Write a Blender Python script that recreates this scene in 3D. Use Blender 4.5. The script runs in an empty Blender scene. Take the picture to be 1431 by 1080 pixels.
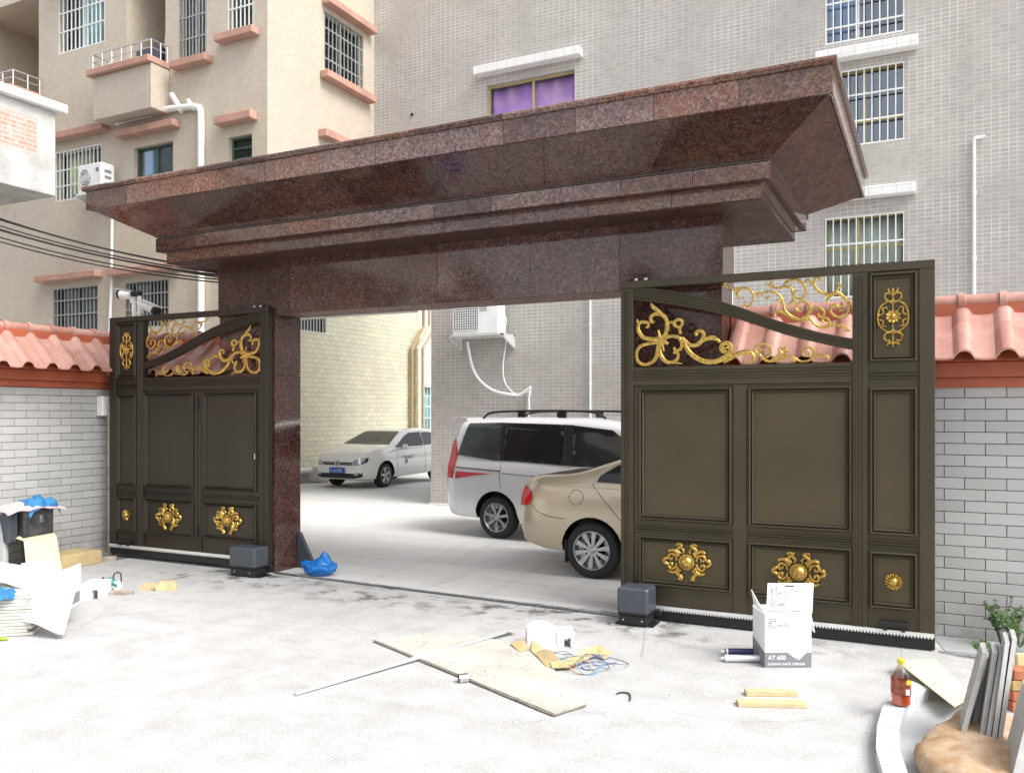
import bpy, bmesh, math, random
from mathutils import Vector, Matrix
from mathutils import noise as mnoise
from mathutils.bvhtree import BVHTree
from mathutils.geometry import delaunay_2d_cdt
random.seed(7)
R = math.radians
scene = bpy.context.scene
COL = scene.collection
# ------------------------------------------------------------------ camera, sky, sun
EYE = 1.85; YAW = R(26.3); FPX = 1184.0
cam = bpy.data.cameras.new('camera'); camo = bpy.data.objects.new('camera', cam); COL.objects.link(camo)
camo.location = (0, 0, EYE); camo.rotation_euler = (R(90), 0, YAW)
cam.sensor_width = 36; cam.lens = 36 * FPX / 1431; cam.shift_y = 0.0262; cam.clip_end = 600; cam.clip_start = .05
scene.camera = camo
SUN_EL, SUN_AZ = R(52), R(101)       # azimuth clockwise from +Y
w = bpy.data.worlds.new("World"); scene.world = w; w.use_nodes = True
nt = w.node_tree; bg = nt.nodes['Background']
sky = nt.nodes.new('ShaderNodeTexSky'); sky.sky_type = 'NISHITA'; sky.sun_disc = False
sky.sun_elevation = SUN_EL; sky.sun_rotation = SUN_AZ; sky.dust_density = 4; sky.air_density = 1.0
hs = nt.nodes.new('ShaderNodeHueSaturation'); hs.inputs['Saturation'].default_value = .22; hs.inputs['Value'].default_value = 1.0
nt.links.new(sky.outputs[0], hs.inputs['Color']); nt.links.new(hs.outputs[0], bg.inputs[0]); bg.inputs[1].default_value = .15
sl = bpy.data.lights.new('sun', 'SUN'); sl.energy = 1.25; sl.angle = R(34); sl.color = (1, .965, .91)
so = bpy.data.objects.new('sun', sl); COL.objects.link(so)
sd = Vector((math.sin(SUN_AZ) * math.cos(SUN_EL), math.cos(SUN_AZ) * math.cos(SUN_EL), math.sin(SUN_EL)))
so.rotation_euler = sd.to_track_quat('Z', 'Y').to_euler(); so.location = sd * 40
vs = scene.view_settings; vs.view_transform = 'Standard'; vs.look = 'None'; vs.gamma = 1; vs.use_curve_mapping = False
vs.exposure = 1.06
# ------------------------------------------------------------------ measured directions of the place
ca, sa = math.cos(YAW), math.sin(YAW)
def ray(x, y):
    s = (x - 715.5) / FPX
    return Vector((-sa + ca * s, ca + sa * s, (577.5 - y) / FPX))
E0 = Vector((0, 0, EYE))
def PY(x, y, Y): d = ray(x, y); return E0 + d * (Y / d.y)
def PX(x, y, X): d = ray(x, y); return E0 + d * (X / d.x)
def PZ(x, y, Z=0.): d = ray(x, y); return E0 + d * ((Z - EYE) / d.z)
def PT(x, y, t): return E0 + ray(x, y) * t
# ------------------------------------------------------------------ mesh helpers
WL = {}
def unitbev(m, mod_w): pass
class MB:
    def __init__(s, T=None): s.v = []; s.f = []; s.T = T; s.mi = []; s.cur = 0
    def add(s, vs_, fs):
        b = len(s.v)
        for p in vs_: s.v.append(tuple(s.T(*p)) if s.T else tuple(p))
        for f in fs: s.f.append(tuple(i + b for i in f)); s.mi.append(s.cur)
        return s
    def box(s, x0, x1, y0, y1, z0, z1, c=0.):
        if x0 > x1: x0, x1 = x1, x0
        if y0 > y1: y0, y1 = y1, y0
        if z0 > z1: z0, z1 = z1, z0
        if c <= 0:
            return s.add([(x0,y0,z0),(x1,y0,z0),(x1,y1,z0),(x0,y1,z0),(x0,y0,z1),(x1,y0,z1),(x1,y1,z1),(x0,y1,z1)],
                  [(0,3,2,1),(4,5,6,7),(0,1,5,4),(1,2,6,5),(2,3,7,6),(3,0,4,7)])
        c = min(c, (x1-x0)/2.2, (y1-y0)/2.2, (z1-z0)/2.2)
        L = (x0, y0, z0); H = (x1, y1, z1); vv = []; idx = {}
        for i in (0,1):
            for j in (0,1):
                for k in (0,1):
                    P = [H[0] if i else L[0], H[1] if j else L[1], H[2] if k else L[2]]
                    D = [-c if i else c, -c if j else c, -c if k else c]
                    for a in range(3):
                        q = [P[m] + (D[m] if m != a else 0) for m in range(3)]
                        idx[(i,j,k,a)] = len(vv); vv.append(tuple(q))
        F = []
        for a in range(3):
            o = [m for m in range(3) if m != a]
            for e in (0,1):
                r = []
                for (p, q) in ((0,0),(1,0),(1,1),(0,1)):
                    t = [0,0,0]; t[a] = e; t[o[0]] = p; t[o[1]] = q; r.append(idx[(*t, a)])
                F.append(tuple(r))
        for a in range(3):
            o = [m for m in range(3) if m != a]
            for p in (0,1):
                for q in (0,1):
                    t0 = [0,0,0]; t0[o[0]] = p; t0[o[1]] = q; t1 = list(t0); t1[a] = 1
                    F.append((idx[(*t0,o[0])], idx[(*t1,o[0])], idx[(*t1,o[1])], idx[(*t0,o[1])]))
        for i in (0,1):
            for j in (0,1):
                for k in (0,1): F.append(tuple(idx[(i,j,k,a)] for a in range(3)))
        return s.add(vv, F)
    def tube(s, pts, r, n=8, closed=False, flat=None, cap=True):
        """round tube along pts; r a number or list; flat=(axis vector, factor) squashes it along that axis"""
        P = [Vector(p) for p in pts]; m = len(P)
        rr = r if isinstance(r, (list, tuple)) else [r] * m
        ring = []; up = None; V = []
        for i in range(m):
            a = P[i-1] if (i or closed) else P[i]; b = P[(i+1) % m] if (i < m-1 or closed) else P[i]
            d = (b - a)
            d = d.normalized() if d.length > 1e-9 else Vector((0,0,1))
            if up is None:
                up = Vector((0,0,1)) if abs(d.z) < .9 else Vector((1,0,0))
            u = (up - d * up.dot(d));
            u = u.normalized() if u.length > 1e-6 else d.orthogonal().normalized()
            up = u; v = d.cross(u)
            for k in range(n):
                an = 2 * math.pi * k / n
                o = (u * math.cos(an) + v * math.sin(an)) * rr[i]
                if flat: ax, fa = flat; ax = Vector(ax); o = o - ax * o.dot(ax) * (1 - fa)
                V.append(P[i] + o)
        F = []
        for i in range(m - (0 if closed else 1)):
            j = (i + 1) % m
            for k in range(n): F.append((i*n+k, i*n+(k+1)%n, j*n+(k+1)%n, j*n+k))
        if cap and not closed: F.append(tuple(range(n))); F.append(tuple((m-1)*n+k for k in range(n)))
        return s.add(V, F)
    def cyl(s, p0, p1, r0, r1=None, n=12): return s.tube([p0, p1], [r0, r0 if r1 is None else r1], n)
    def lathe(s, prof, c, axis, n=20, cap=True):
        """prof = [(radius, distance along axis)]"""
        ax = Vector(axis).normalized(); u = ax.orthogonal().normalized(); v = ax.cross(u); c = Vector(c); V = []; F = []
        for (r, h) in prof:
            for k in range(n):
                an = 2 * math.pi * k / n; V.append(c + ax * h + (u * math.cos(an) + v * math.sin(an)) * r)
        for i in range(len(prof) - 1):
            for k in range(n): F.append((i*n+k, i*n+(k+1)%n, (i+1)*n+(k+1)%n, (i+1)*n+k))
        if cap: F.append(tuple(range(n))); F.append(tuple((len(prof)-1)*n+k for k in range(n)))
        return s.add(V, F)
    def hexa(s, q0, q1):
        """solid between two quads"""
        return s.add(list(q0) + list(q1), [(3,2,1,0),(4,5,6,7),(0,1,5,4),(1,2,6,5),(2,3,7,6),(3,0,4,7)])
    def slab(s, q, th):
        q = [Vector(p) for p in q]; n = (q[1]-q[0]).cross(q[2]-q[0]).normalized() * th
        return s.hexa(q, [p + n for p in q])
    def prism(s, poly, ext):
        m = len(poly); e = Vector(ext); P = [Vector(p) for p in poly]
        return s.add(P + [p + e for p in P], [tuple(range(m)), tuple(m + i for i in range(m))] + [(i, (i+1)%m, m+(i+1)%m, m+i) for i in range(m)])
    def ribbon(s, A, B, ext):
        """solid between two polylines A and B, thickened by ext"""
        e = Vector(ext); m = len(A); A = [Vector(a) for a in A]; B = [Vector(b) for b in B]
        V = A + B + [a + e for a in A] + [b + e for b in B]; F = []
        for i in range(m-1):
            F += [(i, i+1, m+i+1, m+i), (2*m+i, 2*m+i+1, 3*m+i+1, 3*m+i), (i, i+1, 2*m+i+1, 2*m+i), (m+i, m+i+1, 3*m+i+1, 3*m+i)]
        F += [(0, m, 3*m, 2*m), (m-1, 2*m-1, 4*m-1, 3*m-1)]
        return s.add(V, F)
    def rectloft(s, x0, x1, z0, z1, prof, close=True):
        """nested rectangles in the xz plane; prof = [(inset, y)]"""
        V = []; F = []
        for (i, y) in prof: V += [(x0+i, y, z0+i), (x1-i, y, z0+i), (x1-i, y, z1-i), (x0+i, y, z1-i)]
        for k in range(len(prof)-1):
            for j in range(4): F.append((4*k+j, 4*k+(j+1)%4, 4*k+4+(j+1)%4, 4*k+4+j))
        if close: m = 4*(len(prof)-1); F.append((m, m+1, m+2, m+3))
        return s.add(V, F)
    def mesh(s, name, mats, smooth=False, off=(0,0,0), recalc=True):
        me = bpy.data.meshes.new(name); o = Vector(off)
        me.from_pydata([(p[0]-o.x, p[1]-o.y, p[2]-o.z) for p in s.v], [], s.f)
        for m in (mats if isinstance(mats, (list, tuple)) else [mats]): me.materials.append(m)
        if any(s.mi): me.polygons.foreach_set('material_index', s.mi)
        if recalc:
            bm = bmesh.new(); bm.from_mesh(me); bmesh.ops.recalc_face_normals(bm, faces=bm.faces); bm.to_mesh(me); bm.free()
        if smooth:
            me.polygons.foreach_set('use_smooth', [True] * len(me.polygons))
            if smooth is not True and hasattr(me, 'set_sharp_from_angle'): me.set_sharp_from_angle(angle=R(smooth))
        me.update(); return me
    def build(s, name, mats, parent=None, smooth=False, color=None, recalc=True, local=False):
        off = Vector((0,0,0)) if (parent is None or local) else WL[parent.name]
        me = s.mesh(name, mats, smooth, off, recalc)
        o = bpy.data.objects.new(name, me); COL.objects.link(o)
        if parent: o.parent = parent; WL[o.name] = WL[parent.name].copy()
        else: WL[o.name] = Vector((0,0,0))
        if color: o.color = (*color, 1)
        return o
def inst(name, me, parent, loc, rot=None, color=None):
    o = bpy.data.objects.new(name, me); COL.objects.link(o); o.parent = parent
    o.location = Vector(loc) - (WL[parent.name] if parent else Vector((0,0,0)))
    if rot: o.rotation_euler = rot
    WL[o.name] = Vector(loc)
    if color: o.color = (*color, 1)
    return o
def tag(o, label=None, cat=None, group=None, kind=None):
    if label: o['label'] = label
    if cat: o['category'] = cat
    if group: o['group'] = group
    if kind: o['kind'] = kind
    return o
def thing(name, loc, label, cat, group=None, rz=0):
    o = bpy.data.objects.new(name, None); COL.objects.link(o); o.empty_display_size = .1
    o.location = loc; o.rotation_euler = (0, 0, rz); WL[o.name] = Vector(loc)
    return tag(o, label, cat, group)
def copy_tree(o, parent=None):
    c = o.copy(); COL.objects.link(c); c.parent = parent; WL[c.name] = WL[o.name].copy()
    for ch in list(o.children): copy_tree(ch, c)
    return c
def solo(mb, name, mats, label, cat, group=None, base=None, smooth=False, color=None):
    """a thing that is one mesh, its origin at its base"""
    b = Vector(base) if base is not None else Vector((sum(v[0] for v in mb.v)/len(mb.v), sum(v[1] for v in mb.v)/len(mb.v), min(v[2] for v in mb.v)))
    me = mb.mesh(name, mats, smooth, b); o = bpy.data.objects.new(name, me); COL.objects.link(o); o.location = b; WL[o.name] = b
    if color: o.color = (*color, 1)
    return tag(o, label, cat, group)
def smoothline(pts, n=4, closed=False):
    """Catmull-Rom through pts"""
    P = [Vector(p) for p in pts]; m = len(P); out = []
    rng = range(m if closed else m-1)
    for i in rng:
        p1, p2 = P[i], P[(i+1) % m]
        p0 = P[i-1] if (i > 0 or closed) else p1 + (p1 - p2); p3 = P[(i+2) % m] if (i+2 < m or closed) else p2 + (p2 - p1)
        for k in range(n):
            t = k / n
            out.append(.5 * ((2*p1) + (p2-p0)*t + (2*p0-5*p1+4*p2-p3)*t*t + (3*p1-p0-3*p2+p3)*t**3))
    if not closed: out.append(P[-1])
    return out
def text_mb(mb, txt, size, fn, ext=0.0, align='LEFT', bold=0.0):
    """lettering as geometry; fn maps (x,y) of the text to a point"""
    cu = bpy.data.curves.new('t', 'FONT'); cu.body = txt; cu.size = size; cu.align_x = align; cu.offset = bold
    o = bpy.data.objects.new('t', cu); COL.objects.link(o)
    bpy.context.view_layer.update()
    me = bpy.data.meshes.new_from_object(o.evaluated_get(bpy.context.evaluated_depsgraph_get()))
    bm = bmesh.new(); bm.from_mesh(me); bmesh.ops.triangulate(bm, faces=bm.faces)
    mb.add([fn(v.co.x, v.co.y) for v in bm.verts], [tuple(v.index for v in f.verts) for f in bm.faces]); bm.free()
    bpy.data.objects.remove(o); bpy.data.curves.remove(cu); bpy.data.meshes.remove(me)
# ------------------------------------------------------------------ materials
class NT:
    def __init__(s, name):
        s.m = bpy.data.materials.new(name); s.m.use_nodes = True; s.t = s.m.node_tree; s.b = s.t.nodes['Principled BSDF']
        s.geo = None
    def n(s, typ, **kw):
        x = s.t.nodes.new(typ)
        for k, v in kw.items():
            if k in x.inputs: s.put(x.inputs[k], v)
            else: setattr(x, k, v)
        return x
    def put(s, sock, v):
        if isinstance(v, bpy.types.NodeSocket): s.t.links.new(v, sock)
        else: sock.default_value = v
    def pos(s):
        if not s.geo: s.geo = s.t.nodes.new('ShaderNodeNewGeometry')
        return s.geo.outputs['Position']
    def obj(s): return s.n('ShaderNodeTexCoord').outputs['Object']
    def noise(s, scale, detail=3, rough=.55, vec=None, dist=0.):
        return s.n('ShaderNodeTexNoise', Vector=vec if vec is not None else s.pos(), Scale=scale, Detail=detail, Roughness=rough, Distortion=dist).outputs['Fac']
    def mix(s, f, a, b, mode='MIX'):
        x = s.n('ShaderNodeMix', data_type='RGBA', blend_type=mode)
        s.put(x.inputs[0], f); s.put(x.inputs[6], a if not isinstance(a, tuple) or len(a) == 4 else (*a, 1)); s.put(x.inputs[7], b if not isinstance(b, tuple) or len(b) == 4 else (*b, 1))
        return x.outputs[2]
    def math(s, op, a, b=0., c=0.):
        x = s.n('ShaderNodeMath', operation=op); s.put(x.inputs[0], a); s.put(x.inputs[1], b); s.put(x.inputs[2], c); return x.outputs[0]
    def mr(s, v, a, b, c=0., d=1.):
        x = s.n('ShaderNodeMapRange', clamp=True); s.put(x.inputs[0], v)
        for i, q in enumerate((a, b, c, d)): s.put(x.inputs[i+1], q)
        return x.outputs[0]
    def ramp(s, f, stops):
        x = s.n('ShaderNodeValToRGB'); s.put(x.inputs[0], f); e = x.color_ramp.elements
        while len(e) < len(stops): e.new(.5)
        for i, (p, c) in enumerate(stops): e[i].position = p; e[i].color = (*c, 1)
        return x.outputs[0]
    def bump(s, h, strength=.3, dist=.01):
        s.put(s.b.inputs['Normal'], s.n('ShaderNodeBump', Height=h, Strength=strength, Distance=dist).outputs[0])
    def set(s, **kw):
        for k, v in kw.items():
            k = k.replace('_', ' ')
            if isinstance(v, tuple) and len(v) == 3 and k not in (): v = (*v, 1)
            s.put(s.b.inputs[k], v)
        return s.m
def simple(name, col, rough=.6, metal=0., var=.12, scale=6., bump=.15, bscale=60., bd=.002, rnd=0., **kw):
    N = NT(name); nz = N.noise(scale, 4)
    f = N.mr(nz, .3, .7, 1 - var, 1 + var)
    if rnd:
        oi = N.n('ShaderNodeObjectInfo').outputs['Random']; f = N.math('MULTIPLY', f, N.mr(oi, 0, 1, 1 - rnd, 1 + rnd))
    c = N.mix(1., (*col, 1), N.n('ShaderNodeCombineColor', Red=f, Green=f, Blue=f).outputs[0], 'MULTIPLY')
    N.set(Base_Color=c, Roughness=N.mr(nz, .3, .7, max(0, rough - .06), min(1, rough + .06)), Metallic=metal, **kw)
    if bump: N.bump(N.noise(bscale, 3), bump, bd)
    return N.m
def m_granite(name='polished_red_granite', r0=.05, r1=.12, spec=.5):
    N = NT(name); p = N.pos()
    v1 = N.n('ShaderNodeTexVoronoi', Vector=p, Scale=46.).outputs['Color']
    sep = N.n('ShaderNodeSeparateColor', Color=v1).outputs[0]
    v2 = N.n('ShaderNodeTexVoronoi', Vector=p, Scale=110.).outputs['Color']; s2 = N.n('ShaderNodeSeparateColor', Color=v2).outputs[1]
    c1 = N.ramp(sep, [(0., (.018,.010,.009)), (.25, (.045,.017,.013)), (.5, (.098,.030,.020)), (.72, (.066,.034,.028)), (.9, (.125,.075,.062))])
    c2 = N.ramp(s2, [(0., (.018,.011,.010)), (.5, (.062,.029,.024)), (.8, (.13,.095,.09))])
    c = N.mix(.42, c1, c2)
    cloud = N.noise(2.2, 4); c = N.mix(1., c, N.ramp(cloud, [(.3, (.82,.78,.8)), (.7, (1.2,1.16,1.1))]), 'MULTIPLY')
    oc = N.n('ShaderNodeObjectInfo').outputs['Color']; c = N.mix(1., c, oc, 'MULTIPLY')
    dust = N.mr(N.noise(5, 6, .7), .52, .75, 0, .10); c = N.mix(dust, c, (.3,.26,.24))
    N.set(Base_Color=c, Roughness=N.mr(N.noise(9, 5), .35, .7, r0, r1), IOR=1.6, Specular_IOR_Level=spec)
    return N.m
def m_tilegrid(name, tile, mortar, bw, rh, ms, offset=0., varc=.08, rough=.35, moff=(0,0), mfade=True, dirt=.15, bump=.25, freq=2, mlo=0.15):
    N = NT(name); sp = N.n('ShaderNodeSeparateXYZ', Vector=N.pos())
    u = N.math('ADD', sp.outputs[0], sp.outputs[1]); v = sp.outputs[2]
    u = N.math('ADD', u, moff[0]); v = N.math('ADD', v, moff[1])
    vec = N.n('ShaderNodeCombineXYZ', X=u, Y=v).outputs[0]
    br = N.n('ShaderNodeTexBrick', Vector=vec, Scale=1., offset=offset, offset_frequency=freq, squash=1.)
    br.inputs['Color1'].default_value = (0,0,0,1); br.inputs['Color2'].default_value = (1,1,1,1); br.inputs['Mortar'].default_value = (.5,.5,.5,1)
    br.inputs['Mortar Size'].default_value = ms; br.inputs['Mortar Smooth'].default_value = .3; br.inputs['Bias'].default_value = 0
    br.inputs['Brick Width'].default_value = bw; br.inputs['Row Height'].default_value = rh
    rnd = N.n('ShaderNodeSeparateColor', Color=br.outputs['Color']).outputs[0]
    f = N.mr(rnd, 0, 1, 1 - varc, 1 + varc)
    c = N.mix(1., (*tile, 1), N.n('ShaderNodeCombineColor', Red=f, Green=f, Blue=f).outputs[0], 'MULTIPLY')
    big = N.noise(.45, 4); c = N.mix(1., c, N.ramp(big, [(.3, (.93,.92,.95)), (.7, (1.06,1.07,1.04))]), 'MULTIPLY')
    mf = br.outputs['Fac']
    if mfade: mf = N.math('MULTIPLY', mf, N.mr(N.noise(1.1, 5, .65), .38, .62, mlo, 1.))
    c = N.mix(mf, c, (*mortar, 1))
    if dirt:
        st = N.n('ShaderNodeMapping', Vector=N.pos()); st.inputs['Scale'].default_value = (2.2, 2.2, .18)
        d = N.mr(N.noise(1.4, 6, .7, vec=st.outputs[0]), .5, .8, 0, dirt); c = N.mix(d, c, (.16,.15,.14))
    N.set(Base_Color=c, Roughness=N.math('ADD', N.math('MULTIPLY', mf, .4), rough)); N.bump(N.math('SUBTRACT', 1., br.outputs['Fac']), bump, .004); return N.m
def m_ground():
    N = NT('pale_concrete'); p = N.pos()
    n1 = N.noise(.35, 5, .6); n2 = N.noise(3.2, 6, .65); n3 = N.noise(90, 3, .7)
    c = N.ramp(n1, [(.3, (.44,.44,.44)), (.7, (.52,.52,.52))])
    c = N.mix(N.mr(n2, .42, .68, 0, .6), c, (.315,.31,.30))
    c = N.mix(N.mr(n3, .50, .64, 0, .5), c, (.25,.245,.24)); c = N.mix(N.mr(N.noise(55, 3, .8), .52, .64, 0, .75), c, (.60,.60,.61))
    spk = N.noise(38, 2, .8); c = N.mix(N.mr(spk, .70, .74, 0, .55), c, (.22,.21,.2))
    sp = N.n('ShaderNodeSeparateXYZ', Vector=p); X, Y = sp.outputs[0], sp.outputs[1]
    # wet drips and dirt beside the gate rail, and grime where tyres turn in the yard
    band = N.math('MULTIPLY', N.mr(Y, 6.55, 7.0), N.math('MULTIPLY', N.mr(Y, 7.5, 7.75, 1, 0), N.math('MULTIPLY', N.mr(X, -8.3, -7.6), N.mr(X, -.2, -1.4))))
    blob = N.noise(3.8, 5, .65); b2 = N.noise(1.0, 2)
    c = N.mix(N.math('MULTIPLY', band, N.math('MULTIPLY', N.mr(blob, .50, .60), N.mr(b2, .36, .5))), c, (.13,.125,.115))
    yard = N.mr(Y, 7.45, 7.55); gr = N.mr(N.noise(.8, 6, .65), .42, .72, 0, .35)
    c = N.mix(N.math('MULTIPLY', yard, .88), c, (.69,.69,.68)); c = N.mix(N.math('MULTIPLY', yard, gr), c, (.50,.495,.48))  # yard colour painted lighter to make up for its shade, then grime over it
    mp = N.n('ShaderNodeMapping', Vector=p); mp.inputs['Scale'].default_value = (.5, 3., 1); mp.inputs['Rotation'].default_value = (0, 0, .35)
    sw = N.mr(N.noise(1.2, 5, .6, vec=mp.outputs[0]), .5, .75, 0, .3); c = N.mix(sw, c, (.31,.305,.295))
    # tyre tracks curving in through the gate
    for x0, k, w_ in ((-4.9, .055, .09), (-3.45, .05, .09), (-5.6, -.03, .07), (-4.1, -.035, .07)):
        dy = N.math('SUBTRACT', Y, 7.3); cx_ = N.math('ADD', N.math('MULTIPLY', N.math('MULTIPLY', dy, dy), k), x0)
        tt_ = N.mr(N.math('ABSOLUTE', N.math('SUBTRACT', X, cx_)), w_*.5, w_*1.4, .16, 0); tt_ = N.math('MULTIPLY', tt_, N.mr(N.noise(7, 5, .7), .35, .65)); c = N.mix(tt_, c, (.22,.215,.205))
    cr = N.n('ShaderNodeTexVoronoi', Vector=N.mix(.08, p, N.n('ShaderNodeTexNoise', Vector=p, Scale=2.5, Detail=4.).outputs['Color']), Scale=.33, feature='DISTANCE_TO_EDGE').outputs['Distance']
    c = N.mix(N.math('MULTIPLY', N.mr(cr, .0, .0035, .5, 0), N.mr(b2, .45, .55)), c, (.2,.19,.18))
    N.set(Base_Color=c, Roughness=.85); N.bump(N.math('ADD', n3, N.math('MULTIPLY', n2, 2.)), .35, .004); return N.m
def m_bronze(name, a, b, rough=.42):
    N = NT(name); mp = N.n('ShaderNodeMapping', Vector=N.pos()); mp.inputs['Scale'].default_value = (1.2, 1.2, 1.2)
    n1 = N.noise(1.4, 4, .5, vec=mp.outputs[0]); n2 = N.noise(140, 2)
    mp2 = N.n('ShaderNodeMapping', Vector=N.pos()); mp2.inputs['Scale'].default_value = (2., 2., 90.)
    br = N.noise(3., 3, .6, vec=mp2.outputs[0])
    c = N.mix(N.mr(n1, .3, .7), (*a, 1), (*b, 1)); c = N.mix(N.mr(br, .4, .7, 0, .25), c, (.03,.026,.018))
    N.set(Base_Color=c, Metallic=.45, Roughness=N.mr(n2, .3, .7, rough - .05, rough + .08)); N.bump(N.math('ADD', n2, br), .08, .001); return N.m
def m_glass(name, tint=(.9,.95,.95), see=.004, rough=.03, k=.08):
    N = NT(name); N.set(Base_Color=(.02,.025,.03), Roughness=rough, IOR=1.5, Specular_IOR_Level=.9)
    gl = N.n('ShaderNodeBsdfGlossy', Color=(1,1,1,1), Roughness=rough)
    tr = N.n('ShaderNodeBsdfTransparent', Color=(*tint, 1)); mx = N.n('ShaderNodeMixShader')
    f = N.math('ADD', N.math('MULTIPLY', N.n('ShaderNodeFresnel', IOR=1.45).outputs[0], k), see)
    N.put(mx.inputs[0], f); N.put(mx.inputs[1], tr.outputs[0]); N.put(mx.inputs[2], gl.outputs[0])
    N.t.links.new(mx.outputs[0], N.t.nodes['Material Output'].inputs[0]); return N.m
def m_gold():
    N = NT('antique_gold'); n = N.noise(60, 4, .6); g = N.n('ShaderNodeNewGeometry').outputs['Pointiness']
    c = N.mix(N.mr(n, .35, .62), (.36,.21,.045,1), (.72,.50,.14,1)); c = N.mix(N.mr(N.noise(200, 2), .55, .7, 0, .5), c, (.12,.07,.02,1))
    N.set(Base_Color=c, Metallic=.85, Roughness=.3); N.bump(n, .35, .003); return N.m
def m_rooftile():
    N = NT('glazed_pink_clay'); oi = N.n('ShaderNodeObjectInfo').outputs['Random']
    c = N.mix(oi, (.40,.19,.15,1), (.54,.31,.26,1)); c = N.mix(N.mr(N.noise(5, 5, .6), .45, .75, 0, .5), c, (.60,.36,.30,1))
    c = N.mix(N.mr(N.noise(11, 6, .75), .54, .74, 0, .5), c, (.22,.13,.10,1))
    N.set(Base_Color=c, Roughness=N.mr(N.noise(12, 3), .3, .7, .18, .35)); N.bump(N.noise(40, 3), .1, .003); return N.m
def m_walltile(name='white_glazed_brick_tile', a=(.43,.43,.42), b=(.50,.50,.49)):
    N = NT(name); oi = N.n('ShaderNodeObjectInfo').outputs['Random']
    c = N.mix(oi, (*a, 1), (*b, 1)); mp = N.n('ShaderNodeMapping', Vector=N.pos()); mp.inputs['Scale'].default_value = (4., 4., 60.)
    c = N.mix(N.mr(N.noise(2., 4, .6, vec=mp.outputs[0]), .5, .75, 0, .25), c, (.45,.44,.42,1))
    c = N.mix(N.mr(N.noise(1.7, 5, .7), .55, .78, 0, .3), c, (.42,.40,.37,1))
    zz = N.n('ShaderNodeSeparateXYZ', Vector=N.pos()).outputs[2]; sp_ = N.math('MULTIPLY', N.mr(zz, .05, .55, 1, 0), N.mr(N.noise(6, 6, .7), .35, .65)); c = N.mix(N.math('MULTIPLY', sp_, .6), c, (.25,.24,.22,1))
    N.set(Base_Color=c, Roughness=.5); N.bump(N.noise(25, 3), .15, .003); return N.m
def m_paint(name, col, metal=.0, rough=.25, flake=.0):
    N = NT(name); N.set(Base_Color=(*col, 1), Metallic=metal, Roughness=rough, Coat_Weight=1., Coat_Roughness=.05)
    d = N.mr(N.noise(3, 5, .7), .5, .8, 0, .12); N.put(N.b.inputs['Base Color'], N.mix(d, (*col, 1), (.35,.33,.3,1))); return N.m
def m_stone(name, a, b, scale=14, rough=.8, speck=.25):
    N = NT(name); n = N.noise(scale, 5, .65); c = N.mix(N.mr(n, .3, .7), (*a, 1), (*b, 1))
    c = N.mix(N.mr(N.noise(scale*9, 2, .8), .62, .68, 0, speck), c, (.08,.075,.07,1)); N.set(Base_Color=c, Roughness=rough); N.bump(n, .5, .006); return N.m
M = {}
M['granite'] = m_granite(); M['honed'] = m_granite('honed_red_granite', .5, .65, .12)
M['grey'] = m_tilegrid('small_grey_wall_tiles', (.415,.39,.365), (.74,.73,.71), .1127, .0665, .0042, 0., .07, .32, (.03,.01))
M['beige'] = m_tilegrid('small_beige_wall_tiles', (.53,.465,.38), (.44,.37,.30), .095, .05, .004, 0., .06, .4, dirt=.1, bump=.15)
M['yellow'] = m_tilegrid('cream_yellow_wall_tiles', (.70,.66,.50), (.30,.27,.19), .26, .135, .006, .5, .07, .3, mfade=True, dirt=.12, mlo=.55)
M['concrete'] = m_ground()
M['bronze'] = m_bronze('brushed_bronze_metal', (.080,.066,.041), (.060,.050,.032))
M['bronze_dark'] = m_bronze('dark_bronze_metal', (.050,.042,.030), (.038,.032,.023), .4)
M['bronze_plate'] = m_bronze('bronze_panel_sheet', (.100,.080,.044), (.075,.060,.034), .38)
M['black_metal'] = simple('black_painted_metal', (.018,.018,.019), .45, .2)
M['gold'] = m_gold()
M['roof'] = m_rooftile()
M['ridge'] = M['roof']
M['walltile'] = m_walltile()
M['grout'] = simple('dark_grout', (.10,.10,.10), .9)
M['greybrick'] = m_tilegrid('white_brick_tiles_far', (.62,.62,.60), (.10,.10,.10), .3, .094, .004, .5, .06, .5, mfade=False, dirt=.1)
M['fascia'] = simple('brick_red_paint', (.42,.11,.055), .55, var=.2, scale=3)
M['pinkledge'] = simple('salmon_painted_render', (.46,.265,.205), .7, var=.15, scale=3)
M['white'] = simple('white_paint', (.80,.80,.78), .5, var=.06)
M['whitetile'] = m_tilegrid('white_ledge_tiles', (.80,.80,.79), (.5,.5,.5), .2, .2, .004, 0, .03, .3, mfade=False, dirt=.12)
M['plastic'] = simple('white_pipe_plastic', (.82,.83,.82), .35, var=.05)
M['steel'] = simple('stainless_steel', (.6,.6,.6), .28, .9, var=.05)
M['alu'] = simple('pale_aluminium', (.80,.81,.80), .35, .5, var=.05)
M['goldframe'] = simple('champagne_window_frame', (.52,.43,.20), .4, .3)
M['greenframe'] = simple('dark_green_frame', (.05,.10,.07), .4)
M['glass'] = m_glass('window_glass'); M['glass_blue'] = m_glass('blue_tinted_window_glass', (.55,.72,.88), .14, .03, .3)
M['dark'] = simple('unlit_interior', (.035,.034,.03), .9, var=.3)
M['interior'] = simple('room_plaster', (.33,.29,.23), .9)
M['curt_teal'] = simple('teal_curtain', (.38,.66,.70), .9, var=.25, scale=4)
M['curt_yel'] = simple('pale_green_curtain', (.80,.84,.42), .9, var=.2, scale=4)
N = NT('purple_curtain'); N.set(Base_Color=N.mix(N.mr(N.noise(1.6, 4, .6), .4, .62), (.60,.26,.86,1), (.86,.45,.80,1)), Roughness=.85); M['curt_pur'] = N.m
M['curt_wht'] = simple('white_curtain', (.72,.70,.64), .9, var=.1)
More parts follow.
